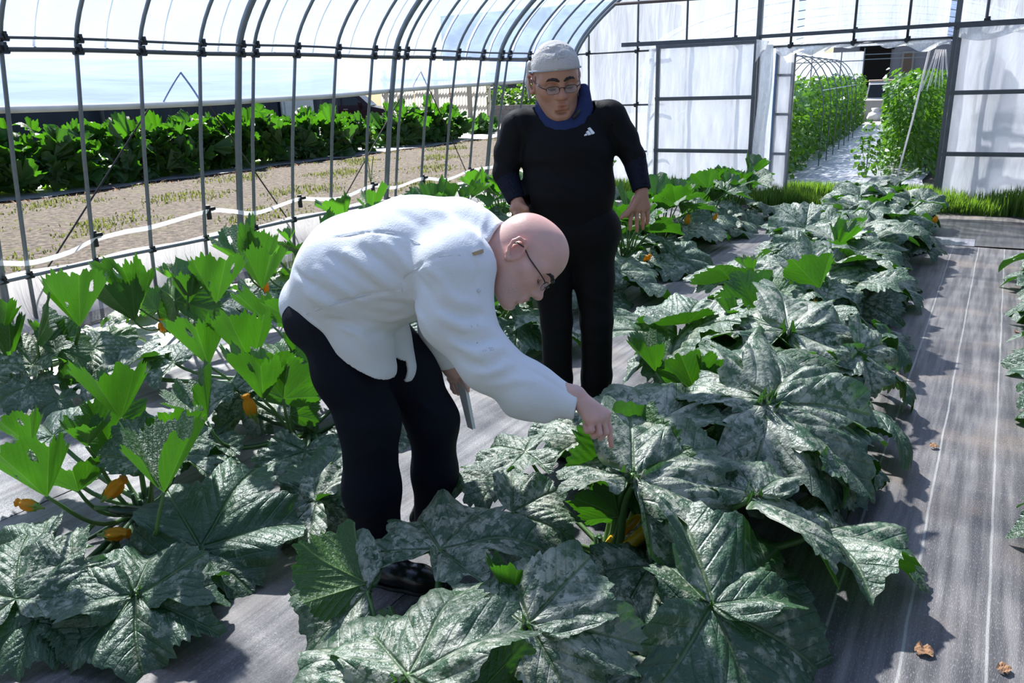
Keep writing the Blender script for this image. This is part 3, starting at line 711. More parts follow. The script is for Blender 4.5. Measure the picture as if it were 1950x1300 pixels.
for k in range(4): MB().tube([(0, 0, 0), (.05*math.cos(k*1.6), .05*math.sin(k*1.6), .3), (.14*math.cos(k*1.6), .14*math.sin(k*1.6), .6)], .005, 5).build('stem', M['small_leaf'], o, True, loc=(0, 0, 0))
tag(o, 'low straggling pea plant leaning onto the silver path', 'plant')
tf = empty('tunnel_frame', t2(8, 0), 'pale pipe hoops and end frame of the next tunnel beyond the doorway', 'greenhouse frame', kind='structure')
for k in range(9):
    s = 1.2+k*1.9; a = np.linspace(0, math.pi, 22)
    pts = [t2(s, -2.9, 0)]+[t2(s, -.1-2.75*math.cos(q), 1.75+.95*math.sin(q)**.8) for q in a]+[t2(s, 2.7, 0)]
    MB().tube(pts, .013, 6).build('hoop', M['pipe'], tf, True)
a = np.linspace(0, math.pi, 16)
for k in range(7):
    s = 3.4+k*1.25; pts = [t2(s, -.93-.62*math.cos(q), 1.0+.98*math.sin(q)) for q in a]
    MB().tube([t2(s, -1.55, 0)]+pts+[t2(s, -.31, 0)], .011, 6).build('inner_hoop', M['pipe'], tf, True)
for l, z in ((-.93, 1.97), (-1.5, 1.3), (-.36, 1.35)): MB().tube([t2(3.4, l, z), t2(8, l, z), t2(11, l, z)], .008, 5).build('purlin', M['tape'], tf)
fr = MB(); pr = [(-2.9, 0)]+[(-.1-2.75*math.cos(q), 1.75+.95*math.sin(q)**.8) for q in np.linspace(0, math.pi, 24)]+[(2.7, 0)]
fr.grid(lambda u, v: tuple(t2(.8+16*v, *(np.interp(u, np.linspace(0, 1, len(pr)), [p[i] for p in pr]) for i in (0, 1)))), 30, 30)
fr.build('film', M['film_roof'], tf, True)
for l in (-2.2, -1.3, -.62, 1.6): MB().tube([t2(17, l, 0), t2(17, l, 1.2), t2(17, l, 2.4)], .02, 6).build('end_post', M['pipe'], tf)
for z in (.75, 1.45, 2.02): MB().tube([t2(17, -2.7, z), t2(17, -1.5, z), t2(17, -.62, z)], .016, 6).build('end_rail', M['pipe'], tf)
for z in (2.05, 2.2): MB().tube([t2(17, -.62, z), t2(17, 0, z), t2(17, 2.6, z)], .016, 6).build('end_rail', M['pipe'], tf)
mb = MB(); mb.grid(lambda u, v: tuple(t2(17.05, -2.7+2.08*u, 2.3*v)), 8, 8); mb.build('end_film', M['film_gable'], tf, True)
# leaning pole and strings at the right pea row
a = np.array(ony(1771, 92, 12.15)); b = onz(1708, 338); 
tag(MB().tube([a, a*.5+b*.5+(.01, 0, 0), b-(0, 0, .01)], .014, 7).build('pole', M['tape'], None, True, at=b), 'pale pole leaning in the end doorway before the right pea row', 'pole')
sb = empty('string_net', t2(1.6, 1.3, 1.9), 'white strings fanned from the doorway top to the right pea row', 'strings')
for k in range(12):
    a = ony(1782+k*1.8, 94, 12.3); b = ony(1752+k*5.+3*math.sin(k*4), 175-2*k+8*math.sin(k*3), 14.0); MB().tube([a, (a+b)/2+(0, 0, -.03), b], .004, 4).build('string', M['tape'], sb)
bag = MB().lathe([(.02, 0), (.2, .02), (.26, .14), (.2, .3), (.09, .36), (.14, .46), (.02, .47)], 14, rib=.14, nrib=5); o = bag.build('bag', mat('white_sack', (.7, .7, .68), .7, .3, 0, .1, 6, .4), None, True, loc=onz(1665, 232)); tag(o, 'white sack standing at the far end of the silver path', 'sack')
wl2 = MB().box((-3.2, 31.9, .0), (3.0, .3, 1.36)).box((-3.2, 31.9, .69), (3.06, .36, .05)).build('block_wall', bl); tag(wl2, 'grey concrete wall at the end of the silver path under the white car', 'wall')
jeep = car('car', 'white boxy off-road car with a tan roof parked beyond the end wall', tuple(np.array(ony(1688, 165, 35.5))*(1, 1, 0)+(0, 0, -.40)), math.radians(-82), mat('white_paint', (.72, .73, .76), .3, .5, 0, .05, 3), L=3.4, boxy=True, Wd=1.55)
by = empty('building', (-2.6, 52, 0), 'blue grey metal building with dark doorway beyond the white car', 'building')
MB().box((-2.6, 55, 2.7), (13, 6, 6.6)).build('wall', mat('grey_cladding', (.26, .29, .36), .6, .3, .1, .1, 1.2), by)
MB().box((-6.75, 51.97, 1.2), (1.5, .2, 3.4)).box((-6.75, 51.9, 3.0), (1.8, .2, .2)).build('doorway', mat('dark_opening', (.006, .006, .007), .9), by)
MB().box((-5.1, 51.95, 1.7), (.62, .2, 2.1)).build('frame', mat('frame_grey', (.35, .35, .35), .6), by)
MB().box((-5.1, 51.85, 2.1), (.4, .1, 1.1)).build('pane', mat('brown_pane', (.14, .11, .09), .3), by); MB().box((-5.1, 51.83, 1.15), (.4, .1, .7)).build('panel', mat('orange_panel', (.65, .16, .03), .5), by)
# ================================================================ COURGETTE PLANTS
LC = np.array([0, .95, -.95, 1.95, -1.95]); LR = np.array([1., .95, .95, .78, .78]); LW = np.array([.74, .74, .74, .80, .80])
def leaf_mesh(seed, nth, nr, cone=.05, cup=0., droop=.1, fold=0., pleat=.08, wave=.05, lobe=.40, tipd=.0, twist=0., holes=(), basal=2.35):
    r = np.random.default_rng(seed)
    e = .10; th = np.linspace(-math.pi+e, math.pi-e, nth+1)
    for c in LC: th[np.argmin(abs(th-c))] = c
    D = abs(th[:, None]-LC[None]); near = np.argmin(D/LW, 1)
    lc = LC+r.normal(0, .04, 5)*0; lr = LR*(1+r.normal(0, .05, 5))
    R = np.max(lr[None]*(1-lobe*(D/LW[None])**2), 1)
    R *= 1-(.62 if basal > 2 else .86)*np.clip((abs(th)-basal)/.75, 0, 1)**1.3
    R *= 1+(.055 if cone < .5 else .022)*np.sin(th*13+seed*1.7)*np.clip(1.2-abs(th)/3.2, .3, 1)+.03*np.sin(th*21+seed)
    # teeth
    ph = np.cumsum(np.full(nth+1, 1.)*(1+r.normal(0, .25, nth+1)))
    saw = abs(((ph*.285+.3*math.sin(seed)) % 1)-.38)
    R *= 1+(.13*(.35-saw))*(1+.6*np.sin(th*3+seed))
    s = (np.arange(nr+1)/nr)**.85
    Sg, T = np.meshgrid(s, th, indexing='ij')
    Rg = R[None, :]; rho = Sg*Rg
    x = rho*np.cos(T); y = rho*np.sin(T)*.97
    dl = np.min(abs(T[..., None]-LC), -1); ang = np.minimum(dl, .9)
    a = rho*np.cos(dl); d = rho*np.sin(ang)
    w1, w2, w3 = r.uniform(0, 6.28, 3)
    z = cone*rho+cup*rho**2-droop*rho**2.2+fold*abs(y)*(1-.3*rho)
    z += pleat*rho*(1-np.cos(np.clip(dl/.48, 0, 1)*math.pi))*.5
    z += wave*Sg**2.2*(np.sin(5*T+w1)*.6+np.sin(9*T+w2)*.45+np.sin(15*T+w3)*.25)
    z -= tipd*np.maximum(0, rho-.5)**2*2.2
    t = (a-1.15*d)*6.5; z += .010*np.cos(2*math.pi*t)*np.clip(d/.1, 0, 1)*np.clip(rho*2, 0, 1)
    z -= .018*np.exp(-(d/.018)**2)*np.clip(rho*6, 0, 1)
    z += .03*np.sin(x*7+w2)*np.sin(y*6+w3)*rho
    y = y+twist*x*x
    V = np.stack([x, y, z], -1).reshape(-1, 3); n1 = nth+1
    F = []
    hx = np.array(holes).reshape(-1, 3) if len(holes) else None
    for i in range(nr):
        for j in range(nth):
            if hx is not None and i > 2:
                cx, cy = x[i, j], y[i, j]
                if any((cx-h[0])**2+((cy-h[1])*1.6)**2 < h[2]**2 for h in hx): continue
            F.append((i*n1+j, (i+1)*n1+j, (i+1)*n1+j+1, i*n1+j+1) if i else (j, n1+j, n1+j+1))
    if 1:  # merge the centre ring to one point: ring 0 all equal
        V[:n1] = V[0]
    me = bpy.data.meshes.new('leaf'); me.from_pydata(V.tolist(), [], F)
    me.materials.append(M['leaf']); uv = me.uv_layers.new(name='UVMap')
    ad = np.stack([a, d], -1).reshape(-1, 2)
    li = np.zeros(len(me.loops), dtype=np.int32); me.loops.foreach_get('vertex_index', li)
    uv.data.foreach_set('uv', ad[li].astype(np.float32).ravel())
    me.shade_smooth(); me.update(); return me
KIND = {
 'flat': dict(cone=.06, droop=.14, pleat=.13, wave=.085, tipd=.14),
 'wavy': dict(cone=.10, droop=.20, pleat=.17, wave=.115, lobe=.46, tipd=.20, twist=.12),
 'droop': dict(cone=.16, droop=.42, pleat=.14, wave=.085, lobe=.46, tipd=.2),
 'tri': dict(cone=.08, droop=.16, pleat=.13, wave=.085, tipd=.14, lobe=.44, basal=1.35),
 'trid': dict(cone=.14, droop=.38, pleat=.14, wave=.085, tipd=.2, lobe=.44, basal=1.35),
 'lobe': dict(cone=.10, droop=.30, pleat=.12, wave=.075, tipd=.2, lobe=.50, basal=.62),
 'cup': dict(cone=1.25, cup=.12, droop=.02, pleat=.27, wave=.10, lobe=.30),
 'fold': dict(cone=.25, droop=.05, fold=.85, pleat=.10, wave=.05, lobe=.34),
 'vee': dict(cone=.12, droop=.14, fold=.50, pleat=.10, wave=.07, lobe=.32),
}
LM = {}
for ki, (k, kw) in enumerate(KIND.items()):
    LM[k, 1] = [leaf_mesh(11*ki+i, 168, 22, **kw, holes=([(.55, .33, .10), (.30, -.28, .05)] if (k == 'cup' and i == 1) else ())) for i in range(3)]
    LM[k, 0] = [leaf_mesh(101+11*ki+i, 84, 10, **kw) for i in range(2)]
FWD = np.array([-math.sin(YAW), math.cos(YAW), 0.]); RGT = np.array([math.cos(YAW), math.sin(YAW), 0.]); UP = np.array([0, 0, 1.])
HINT = {'up': UP, 'away': .75*FWD+.5*UP, 'cam': -.45*FWD+.8*UP, 'left': -.5*RGT+.8*UP, 'right': .5*RGT+.8*UP, 'far': .35*FWD+.85*UP, 'awayl': .7*FWD-.4*RGT+.4*UP, 'awayr': .7*FWD+.4*RGT+.4*UP}
cnt = [0]
def put_leaf(root, base, tip, kind, hint='up', silver=.7, young=0., hi=1, roll=0., root_z=.06, pet=True, pr=.0115, dark=False, size=None):
    R0 = np.array(root.location); base = np.array(base, float); tip = np.array(tip, float)
    x = tip-base; L = np.linalg.norm(x); x /= L
    if size: L = size
    h = HINT[hint] if isinstance(hint, str) else np.array(hint, float)
    if kind == 'cup':  # a funnel: its axis stands up, the midrib climbs the near or outer side
        if isinstance(hint, str):
            xd = {'away': -FWD, 'awayl': -.8*FWD-.6*RGT, 'awayr': -.8*FWD+.6*RGT, 'far': FWD*.7}.get(hint, -FWD)
        else: xd = -h*(1, 1, 0)
        ax = UP*1.0+x*.55-.12*FWD if isinstance(hint, str) else UP+x*.5
        ax /= np.linalg.norm(ax); xd = xd-ax*(xd@ax); x = xd/np.linalg.norm(xd); L *= .60; h = ax
    z = h-x*np.dot(h, x); z /= np.linalg.norm(z); y = np.cross(z, x)
    if roll: c, s_ = math.cos(roll), math.sin(roll); y, z = c*y+s_*z, c*z-s_*y
    cnt[0] += 1
    me = LM[kind, hi][cnt[0] % len(LM[kind, hi])]
    o = link('leaf', me, root)
    mt = Matrix.Identity(4)
    for i in range(3): mt[i][0], mt[i][1], mt[i][2], mt[i][3] = x[i]*L, y[i]*L, z[i]*L, base[i]-R0[i]
    o.matrix_local = mt; o.color = (silver, young, 0, 1)
    if pet:
        r0 = np.array((0, 0, root_z))+.03*np.array((rng.normal(), rng.normal(), .2))
        b = base-R0; hd = b-r0; hz = np.array((hd[0], hd[1], 0)); H = np.linalg.norm(hz)
        steep = 1 if kind in ('cup', 'fold') else .6
        p1 = r0+hz*(.55 if steep < 1 else .62)+UP*max(.02, hd[2])*(.35 if steep < 1 else .12)
        dirb = (x*.35+UP*.6+hz/(H+.05)*.3) if kind in ('cup', 'fold') else (hz/(H+.05)*.8+UP*.55)
        dirb /= np.linalg.norm(dirb); p2 = b-dirb*min(.20, .45*np.linalg.norm(hd))
        n = 9 if hi else 6
        P = bez(r0, p1, p2, b, n); k = L/.3
        mb = MB(); mb.tube(P, np.linspace(pr*1.25, pr*.72, n)*min(1.25, max(.7, k)), 8 if hi else 5)
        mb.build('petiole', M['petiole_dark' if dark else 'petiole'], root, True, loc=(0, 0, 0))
    return o
def flower(root, p, d, s=1., wilt=True):
    """withered or closed courgette flower: ribbed corolla with green calyx"""
    R0 = np.array(root.location); z = np.array(d, float); z /= np.linalg.norm(z)
    a = np.cross(z, (.3, .8, .2)); a /= np.linalg.norm(a); b = np.cross(z, a)
    Mx = np.eye(4); Mx[:3, 0], Mx[:3, 1], Mx[:3, 2] = a*s, b*s, z*s; Mx[:3, 3] = np.array(p)-R0
    mb = MB(); mb.lathe([(.006, 0), (.016, .008), (.021, .025), (.023, .045), (.018, .066), (.010, .078), (.017, .088), (.012, .096), (.003, .094)] if wilt else [(.006, 0), (.016, .01), (.024, .03), (.025, .05), (.016, .075), (.003, .09)], 30, M=Mx, rib=.16, nrib=5)
    f = mb.build('flower', M['flower'], root, True, loc=(0, 0, 0))
    mb = MB(); mb.lathe([(.004, -.03), (.006, -.012), (.011, -.004), (.018, .006), (.016, .016)], 10, M=Mx)
    for k in range(5):
        q = k*1.2566; u = a*math.cos(q)+b*math.sin(q); c0 = Mx[:3, 3]
        mb.tube([c0+u*.016*s, c0+u*.023*s+z*.02*s, c0+u*.030*s+z*.036*s], [.003*s, .0022*s, .0005], 5)
    mb.build('calyx', M['sepal'], f, True, loc=(0, 0, 0)); return f
def fruit(root, p, q, r, m='green_fruit', fl=True):
    R0 = np.array(root.location); p = np.array(p, float)-R0; q = np.array(q, float)-R0
    d = q-p; L = np.linalg.norm(d); mid = (p+q)/2+np.array((0, 0, -.04*L))
    P = bez(p, (p+2*mid)/3, (q+2*mid)/3, q, 14); rr = r*np.array([.45, .5, .75, .9, .97, 1, 1, 1, 1, 1, .98, .92, .78, .4])
    o = MB().tube(P, rr, 10).build('fruit', M[m], root, True, loc=(0, 0, 0))
    MB().tube([p-d/L*.045, p-d/L*.02, p+d/L*.012], [r*.42, r*.38, r*.55], 6).build('stalk', M['petiole'], o, True, loc=(0, 0, 0))
    if fl: flower(root, q+R0, d/L+np.array((0, 0, -.1)), 1.0)
    return o
crown_me = MB()
for i in range(7):
    a = i*.9; crown_me.tube([(0, 0, -.01), (.02*math.cos(a), .02*math.sin(a), .05), (.035*math.cos(a), .035*math.sin(a), .12+.01*(i % 3))], [.02, .017, .008], 6)
crown_me.lathe([(.05, -.01), (.045, .03), (.03, .07), (.012, .10)], 10)
crown_me = crown_me.mesh('stem', M['petiole_dark'], True)
GRP = 'courgette plants in the tunnel'
def plant(xy, label):
    r = empty('courgette_plant', (xy[0], xy[1], .004), label, 'plant', GRP)
    link('stem', crown_me, r, (0, 0, 0)); return r
def lf(root, bx, by, zb, tx, ty, zt, kind='flat', hint='up', silver=.75, young=0., roll=0., **k):
    return put_leaf(root, onz(bx, by, zb), onz(tx, ty, zt), kind, hint, silver, young, 1, roll, **k)
def rnd(root, n_old, n_mid, n_young, sc=1., hi=0, silver=.7, az0=0., avoid=None, spread=1., hgt=1., light=False):
    """leaves of a plant by age: old ones lie out flat and grey, young ones stand up bright"""
    R0 = np.array(root.location); ga = 2.39996; i = 0
    for cls, n in (('old', n_old), ('mid', n_mid), ('young', n_young)):
        for k in range(n):
            a = az0+i*ga+rng.normal(0, .15); i += 1
            if avoid is not None and abs((a-avoid[0]+math.pi) % (2*math.pi)-math.pi) < avoid[1] and cls != 'young': a += math.pi
            c, s_ = math.cos(a), math.sin(a); u = np.array((c, s_, 0)); v = np.array((-s_, c, 0))
            if cls == 'old':
                rad = rng.uniform(.26, .46)*spread; z = rng.uniform(.06, .22)*hgt; L = rng.uniform(.24, .32)*sc; el = rng.uniform(-.38, -.02)
                kind = ('flat', 'droop', 'wavy')[int(rng.integers(3))]; hint = UP+.25*u+.15*rng.normal(0, 1, 3); sv = silver+rng.normal(0, .10); yg = 0.
                if z+L*math.sin(el) < .02: el = math.asin(max(-.9, (.02-z)/L))
            elif cls == 'mid':
                rad = rng.uniform(.16, .36)*spread; z = rng.uniform(.27, .42)*hgt; L = rng.uniform(.22, .32)*sc; el = rng.uniform(-.20, .35)
                kind = (('flat', 'wavy', 'vee', 'wavy') if not light else ('cup', 'vee', 'cup', 'vee'))[int(rng.integers(4))]; hint = UP+.12*rng.normal(0, 1, 3)+(-.25*u if light else .1*u); sv = silver*(.9 if not light else .6)+rng.normal(0, .12); yg = .05 if not light else .7
            else:
                rad = rng.uniform(.05, .24)*spread; z = rng.uniform(.26, .44)*hgt; L = rng.uniform(.13, .23)*sc; el = rng.uniform(.55, 1.15)
                kind = ('cup', 'cup', 'fold')[int(rng.integers(3))]; hint = -u*.8+UP*.5; sv = .28; yg = rng.uniform(.7, 1.)
            b = R0+u*rad+UP*z; t = b+(u*math.cos(el)+UP*math.sin(el)+v*rng.normal(0, .15))*L
            put_leaf(root, b, t, kind, hint, float(np.clip(sv, .1, .95)), yg, hi, rng.normal(0, .12), dark=cls == 'old')

# ---- right-hand row (dense, silver mottled), front to back
p = plant((-1.02, 1.22), 'front courgette plant with big silver mottled leaves at the bottom of the photo')
lf(p, 767, 1292, .36, 548, 1185, .33, 'tri', 'up', .86, .0, -.05, size=.31)
lf(p, 778, 1286, .40, 885, 1078, .46, 'tri', 'left', .80, .1, .25, size=.30)
lf(p, 1007, 1186, .40, 1215, 1215, .36, 'tri', 'cam', .88, .0, .1)
lf(p, 1000, 1192, .39, 1040, 1058, .42, 'tri', 'up', .86, 0, .0)
lf(p, 976, 1142, .34, 1003, 1030, .46, 'cup', 'away', .3, 1., 0, size=.15)
lf(p, 762, 1205, .24, 745, 1140, .30, 'fold', 'awayl', .5, .7, 0, size=.08)
lf(p, 700, 1126, .25, 560, 1122, .24, 'tri', 'cam', .82, .1, size=.24)
lf(p, 700, 1110, .26, 692, 985, .38, 'fold', 'awayl', .85, .1, 0, size=.19)
lf(p, 838, 1046, .30, 945, 935, .34, 'wavy', 'up', .78, .05, -.1, size=.31)
lf(p, 930, 1245, .30, 1010, 1330, .22, 'droop', 'cam', .7)
lf(p, 1110, 1260, .22, 1180, 1330, .12, 'flat', 'up', .8)
lf(p, 850, 1270, .16, 905, 1180, .12, 'flat', 'up', .5, dark=True)
lf(p, 900, 1330, .33, 880, 1215, .44, 'fold', 'away', .3, 1., size=.15)
rnd(p, 5, 0, 0, 1., 1, .75, 1.0, avoid=(2.4, 1.0))
flower(p, onz(975, 1290, .2), (.1, .1, 1), .9, False)
p = plant((-.98, 2.18), 'courgette plant with yellow fruit under a drooping silver leaf, second from front in right row')
lf(p, 1218, 914, .42, 1425, 1030, .28, 'lobe', 'cam', .90, 0, 0, size=.33)
lf(p, 1196, 906, .42, 1068, 880, .40, 'tri', 'up', .84, 0, .1)
lf(p, 1206, 905, .43, 1370, 832, .46, 'tri', 'cam', .80, .1)
lf(p, 1433, 948, .36, 1612, 1030, .20, 'tri', 'up', .85, 0, -.1, pr=.014)
lf(p, 1440, 940, .36, 1390, 868, .38, 'tri', 'up', .8)
lf(p, 1160, 1098, .16, 1330, 1118, .14, 'tri', 'up', .85, .05, 0, size=.24)
lf(p, 1357, 1152, .24, 1570, 1262, .05, 'flat', 'cam', .62, 0, -.1, size=.42)
lf(p, 1352, 1150, .24, 1405, 1045, .26, 'tri', 'up', .55, dark=True)
lf(p, 1345, 1160, .22, 1400, 1292, .06, 'trid', 'cam', .6, dark=True)
lf(p, 1150, 1150, .18, 1235, 1195, .13, 'flat', 'up', .85)
lf(p, 975, 975, .26, 1090, 1015, .22, 'flat', 'cam', .85)
lf(p, 960, 905, .25, 850, 920, .24, 'wavy', 'up', .75)
lf(p, 1000, 860, .28, 900, 880, .26, 'flat', 'up', .8)
lf(p, 1225, 905, .34, 1232, 832, .48, 'fold', 'away', .4, .9, size=.15)
lf(p, 1180, 985, .24, 1170, 900, .44, 'fold', 'awayl', .3, 1., size=.14)
lf(p, 1560, 1010, .16, 1690, 995, .06, 'wavy', 'up', .7)
lf(p, 1250, 1010, .14, 1150, 1010, .10, 'flat', 'up', .7, dark=True)
fruit(p, onz(1172, 1060, .12), onz(1250, 990, .22), .023, 'yellow_fruit', False)
fruit(p, onz(1150, 1040, .12), onz(1220, 980, .22), .018, 'yellow_fruit', False)
flower(p, onz(1252, 987, .225), (.4, .5, .5), .8, False)
rnd(p, 5, 0, 1, 1.05, 1, .75, 2.2, avoid=(3.6, 1.3))
p = plant((-1.0, 3.15), 'courgette plant with large spread silver leaves right of the pointing finger')
lf(p, 1464, 767, .43, 1560, 862, .30, 'tri', 'cam', .84, 0, 0, size=.44)
lf(p, 1456, 762, .43, 1352, 697, .46, 'tri', 'up', .80, .05)
lf(p, 1470, 758, .43, 1550, 688, .46, 'tri', 'cam', .72, .05)
lf(p, 1480, 772, .42, 1650, 785, .30, 'tri', 'cam', .8)
lf(p, 1455, 775, .42, 1478, 872, .30, 'trid', 'cam', .82)
lf(p, 1240, 806, .36, 1180, 660, .44, 'tri', 'cam', .90, .05, 0, size=.40)
lf(p, 1244, 806, .36, 1362, 745, .44, 'tri', 'far', .80, .25, .2)
lf(p, 1236, 805, .36, 1150, 745, .40, 'tri', 'up', .88, .05)
lf(p, 1324, 745, .34, 1300, 690, .48, 'fold', 'away', .3, 1., size=.17)
lf(p, 1340, 742, .34, 1330, 680, .50, 'fold', 'awayr', .3, 1., size=.15)
lf(p, 1640, 860, .20, 1690, 930, .05, 'wavy', 'right', .7)
lf(p, 1580, 880, .26, 1640, 960, .10, 'droop', 'right', .7)
lf(p, 1660, 780, .24, 1755, 850, .08, 'droop', 'right', .6)
lf(p, 1120, 830, .22, 1065, 790, .2, 'flat', 'up', .85)
lf(p, 1190, 870, .20, 1150, 850, .14, 'flat', 'up', .7, dark=True)
flower(p, onz(1352, 800, .24), (.05, .05, 1), .85, False); flower(p, onz(1362, 830, .18), (.2, .3, .6), .6, False)
rnd(p, 8, 1, 1, 1.1, 1, .75, .4)
p = plant((-1.02, 4.12), 'courgette plant with a broad shining silver leaf, fourth from front in the right row')
lf(p, 1503, 628, .44, 1640, 600, .42, 'tri', 'cam', .9, 0, 0, size=.46)
lf(p, 1496, 630, .44, 1380, 585, .44, 'tri', 'cam', .85, 0, .1)
lf(p, 1410, 698, .38, 1540, 650, .42, 'wavy', 'far', .72, .55, .35)
lf(p, 1640, 668, .36, 1720, 730, .20, 'wavy', 'cam', .86)
lf(p, 1575, 690, .30, 1622, 700, .24, 'droop', 'away', .3, .8)
lf(p, 1290, 640, .30, 1270, 690, .3, 'vee', 'far', .8, .3)
lf(p, 1695, 640, .22, 1750, 700, .06, 'droop', 'right', .5)
lf(p, 1680, 700, .22, 1755, 760, .06, 'droop', 'right', .6)
rnd(p, 9, 4, 2, 1.15, 1, .8, 2.0)
ORD = ['', 'front', 'second', 'third', 'fourth', 'fifth', 'sixth', 'seventh', 'eighth', 'ninth', 'tenth', 'eleventh']
for i, y in enumerate((5.0, 5.9, 6.8, 7.7, 8.6, 9.5)):
    p = plant((-1.02+.06*math.sin(i*2.1), y), 'silver leaved courgette plant, %s from the front in the dense right-hand row' % ORD[i+5])
    rnd(p, 12, 13, 2, .98, 1 if y < 6 else 0, .86, i*1.3, spread=1.15, hgt=1.05)
    if i in (0, 1, 4): flower(p, np.array((-.85+.1*i, y-.15, .24)), (.2, -.2, .8), .9, i != 4)
    if i == 3: fruit(p, np.array((-.9, y-.1, .3)), np.array((-.66, y-.16, .30)), .02, 'yellow_fruit', False)

# ---- middle row (sparse, bright upright leaves), front to back
p = plant((-2.70, 1.62), 'courgette plant with three orange flowers and dark fruit at the left front')
lf(p, 230, 797, .44, 240, 690, .62, 'cup', 'away', .5, .9, 0, size=.26, pr=.014)
lf(p, 90, 946, .40, 60, 838, .54, 'cup', 'away', .35, .95, 0, size=.24)
lf(p, 312, 938, .40, 345, 848, .46, 'cup', 'far', .60, .85, -.05, size=.26)
lf(p, 300, 880, .34, 355, 800, .42, 'vee', 'cam', .6, .3, 0, size=.22)
lf(p, 60, 850, .36, 30, 790, .46, 'cup', 'away', .5, .8, 0, size=.17)
lf(p, 165, 850, .40, 185, 795, .52, 'cup', 'awayr', .5, .9, 0, size=.16)
lf(p, 100, 830, .30, 70, 795, .30, 'flat', 'cam', .6, .1)
lf(p, 150, 935, .24, 130, 880, .42, 'fold', 'awayl', .2, 1., size=.13)
lf(p, 382, 1042, .12, 462, 905, .26, 'flat', 'cam', .45, 0, 0, size=.36, dark=True)
lf(p, 385, 1050, .12, 500, 1080, .03, 'tri', 'up', .45, dark=True)
lf(p, 259, 1136, .15, 248, 1288, .04, 'wavy', 'cam', .55, 0, 0, size=.29, dark=True)
lf(p, 255, 1130, .15, 145, 1062, .20, 'tri', 'up', .6, dark=True)
lf(p, 266, 1130, .15, 400, 1075, .10, 'tri', 'up', .5, dark=True)
lf(p, 30, 1140, .16, 40, 1015, .26, 'flat', 'cam', .7, dark=True)
lf(p, 140, 1080, .20, 15, 1165, .14, 'flat', 'cam', .75, dark=True)
lf(p, 70, 1175, .12, 20, 1285, .04, 'flat', 'up', .3, dark=True)
lf(p, 150, 1180, .10, 100, 1265, .04, 'flat', 'up', .45, dark=True)
lf(p, 140, 1182, .10, 205, 1230, .03, 'wavy', 'up', .5, dark=True)
fruit(p, onz(202, 968, .17), onz(290, 975, .17), .022); fruit(p, onz(165, 1010, .10), onz(70, 1105, .05), .026, fl=False); fruit(p, onz(205, 1050, .07), onz(140, 1090, .04), .022, fl=False)
flower(p, onz(203, 945, .22), (.5, .25, .5), 1.15); flower(p, onz(200, 1017, .12), (.8, .3, .1), 1.05); flower(p, onz(72, 965, .2), (-.7, -.3, .15), .9)
flower(p, onz(300, 978, .17), (.5, .2, -.5), .7)
rnd(p, 2, 0, 2, .9, 1, .5, 2.)
p = plant((-2.62, 2.45), 'courgette plant with closed orange flower behind the left front plant')
lf(p, 502, 762, .40, 515, 660, .60, 'cup', 'awayl', .35, .95, 0, size=.26)
lf(p, 450, 742, .30, 420, 690, .32, 'wavy', 'cam', .75, .1, 0, size=.25)
lf(p, 395, 802, .26, 270, 790, .24, 'cup', 'far', .65, .6, 0, size=.24)
lf(p, 540, 760, .40, 545, 700, .55, 'fold', 'away', .3, 1., size=.17)
lf(p, 552, 790, .24, 548, 740, .36, 'fold', 'awayr', .3, 1., size=.13)
lf(p, 603, 955, .14, 530, 960, .08, 'wavy', 'cam', .85, 0, 0, size=.24, dark=True)
lf(p, 608, 952, .14, 660, 1000, .06, 'tri', 'cam', .8, dark=True)
lf(p, 620, 930, .14, 640, 845, .22, 'flat', 'cam', .5, dark=True)
lf(p, 575, 700, .30, 610, 660, .40, 'cup', 'away', .5, .8, size=.2)
flower(p, onz(484, 793, .24), (-.2, -.1, .9), 1.15, True); flower(p, onz(582, 792, .2), (.0, .1, .9), .8)
rnd(p, 6, 1, 2, .95, 1, .6, .7, light=True)
p = plant((-3.12, 2.95), 'courgette plant with two bright fan leaves left of the bending man')
lf(p, 398, 697, .36, 375, 618, .50, 'cup', 'awayl', .45, .9, 0, size=.27)
lf(p, 480, 694, .36, 462, 594, .56, 'cup', 'away', .45, .9, 0, size=.29)
lf(p, 330, 690, .18, 270, 650, .22, 'flat', 'cam', .7, 0, 0, size=.26)
lf(p, 230, 700, .16, 200, 680, .14, 'flat', 'cam', .7)
rnd(p, 6, 1, 1, .95, 1, .7, 1.4, light=True)
mid = [(4.15, 'under the bending man\'s chin'), (5.35, 'behind the standing man\'s legs'), (6.45, 'beside the standing man\'s left hand'), (7.5, 'with two orange flowers behind the standing man\'s hand'), (8.5, 'before the closed end door'), (9.5, 'at the far end of the middle row')]
for i, (y, w) in enumerate(mid):
    p = plant((-2.72+.05*math.sin(i*1.7), y), 'bright green courgette plant %s' % w)
    rnd(p, 8, 5, 7, 1.05, 1 if y < 5 else 0, .72, i*.9, light=True, hgt=1.18 if y > 5 else 1.)
    if i in (0, 3): flower(p, np.array((-2.5, y-.1, .28)), (.2, -.2, .7), 1.1); flower(p, np.array((-2.4+.1, y+.1, .3)), (.4, -.1, .7), .8)
    if i == 2: flower(p, np.array((-2.45, y-.25, .16)), (.5, -.2, .5), 1.)
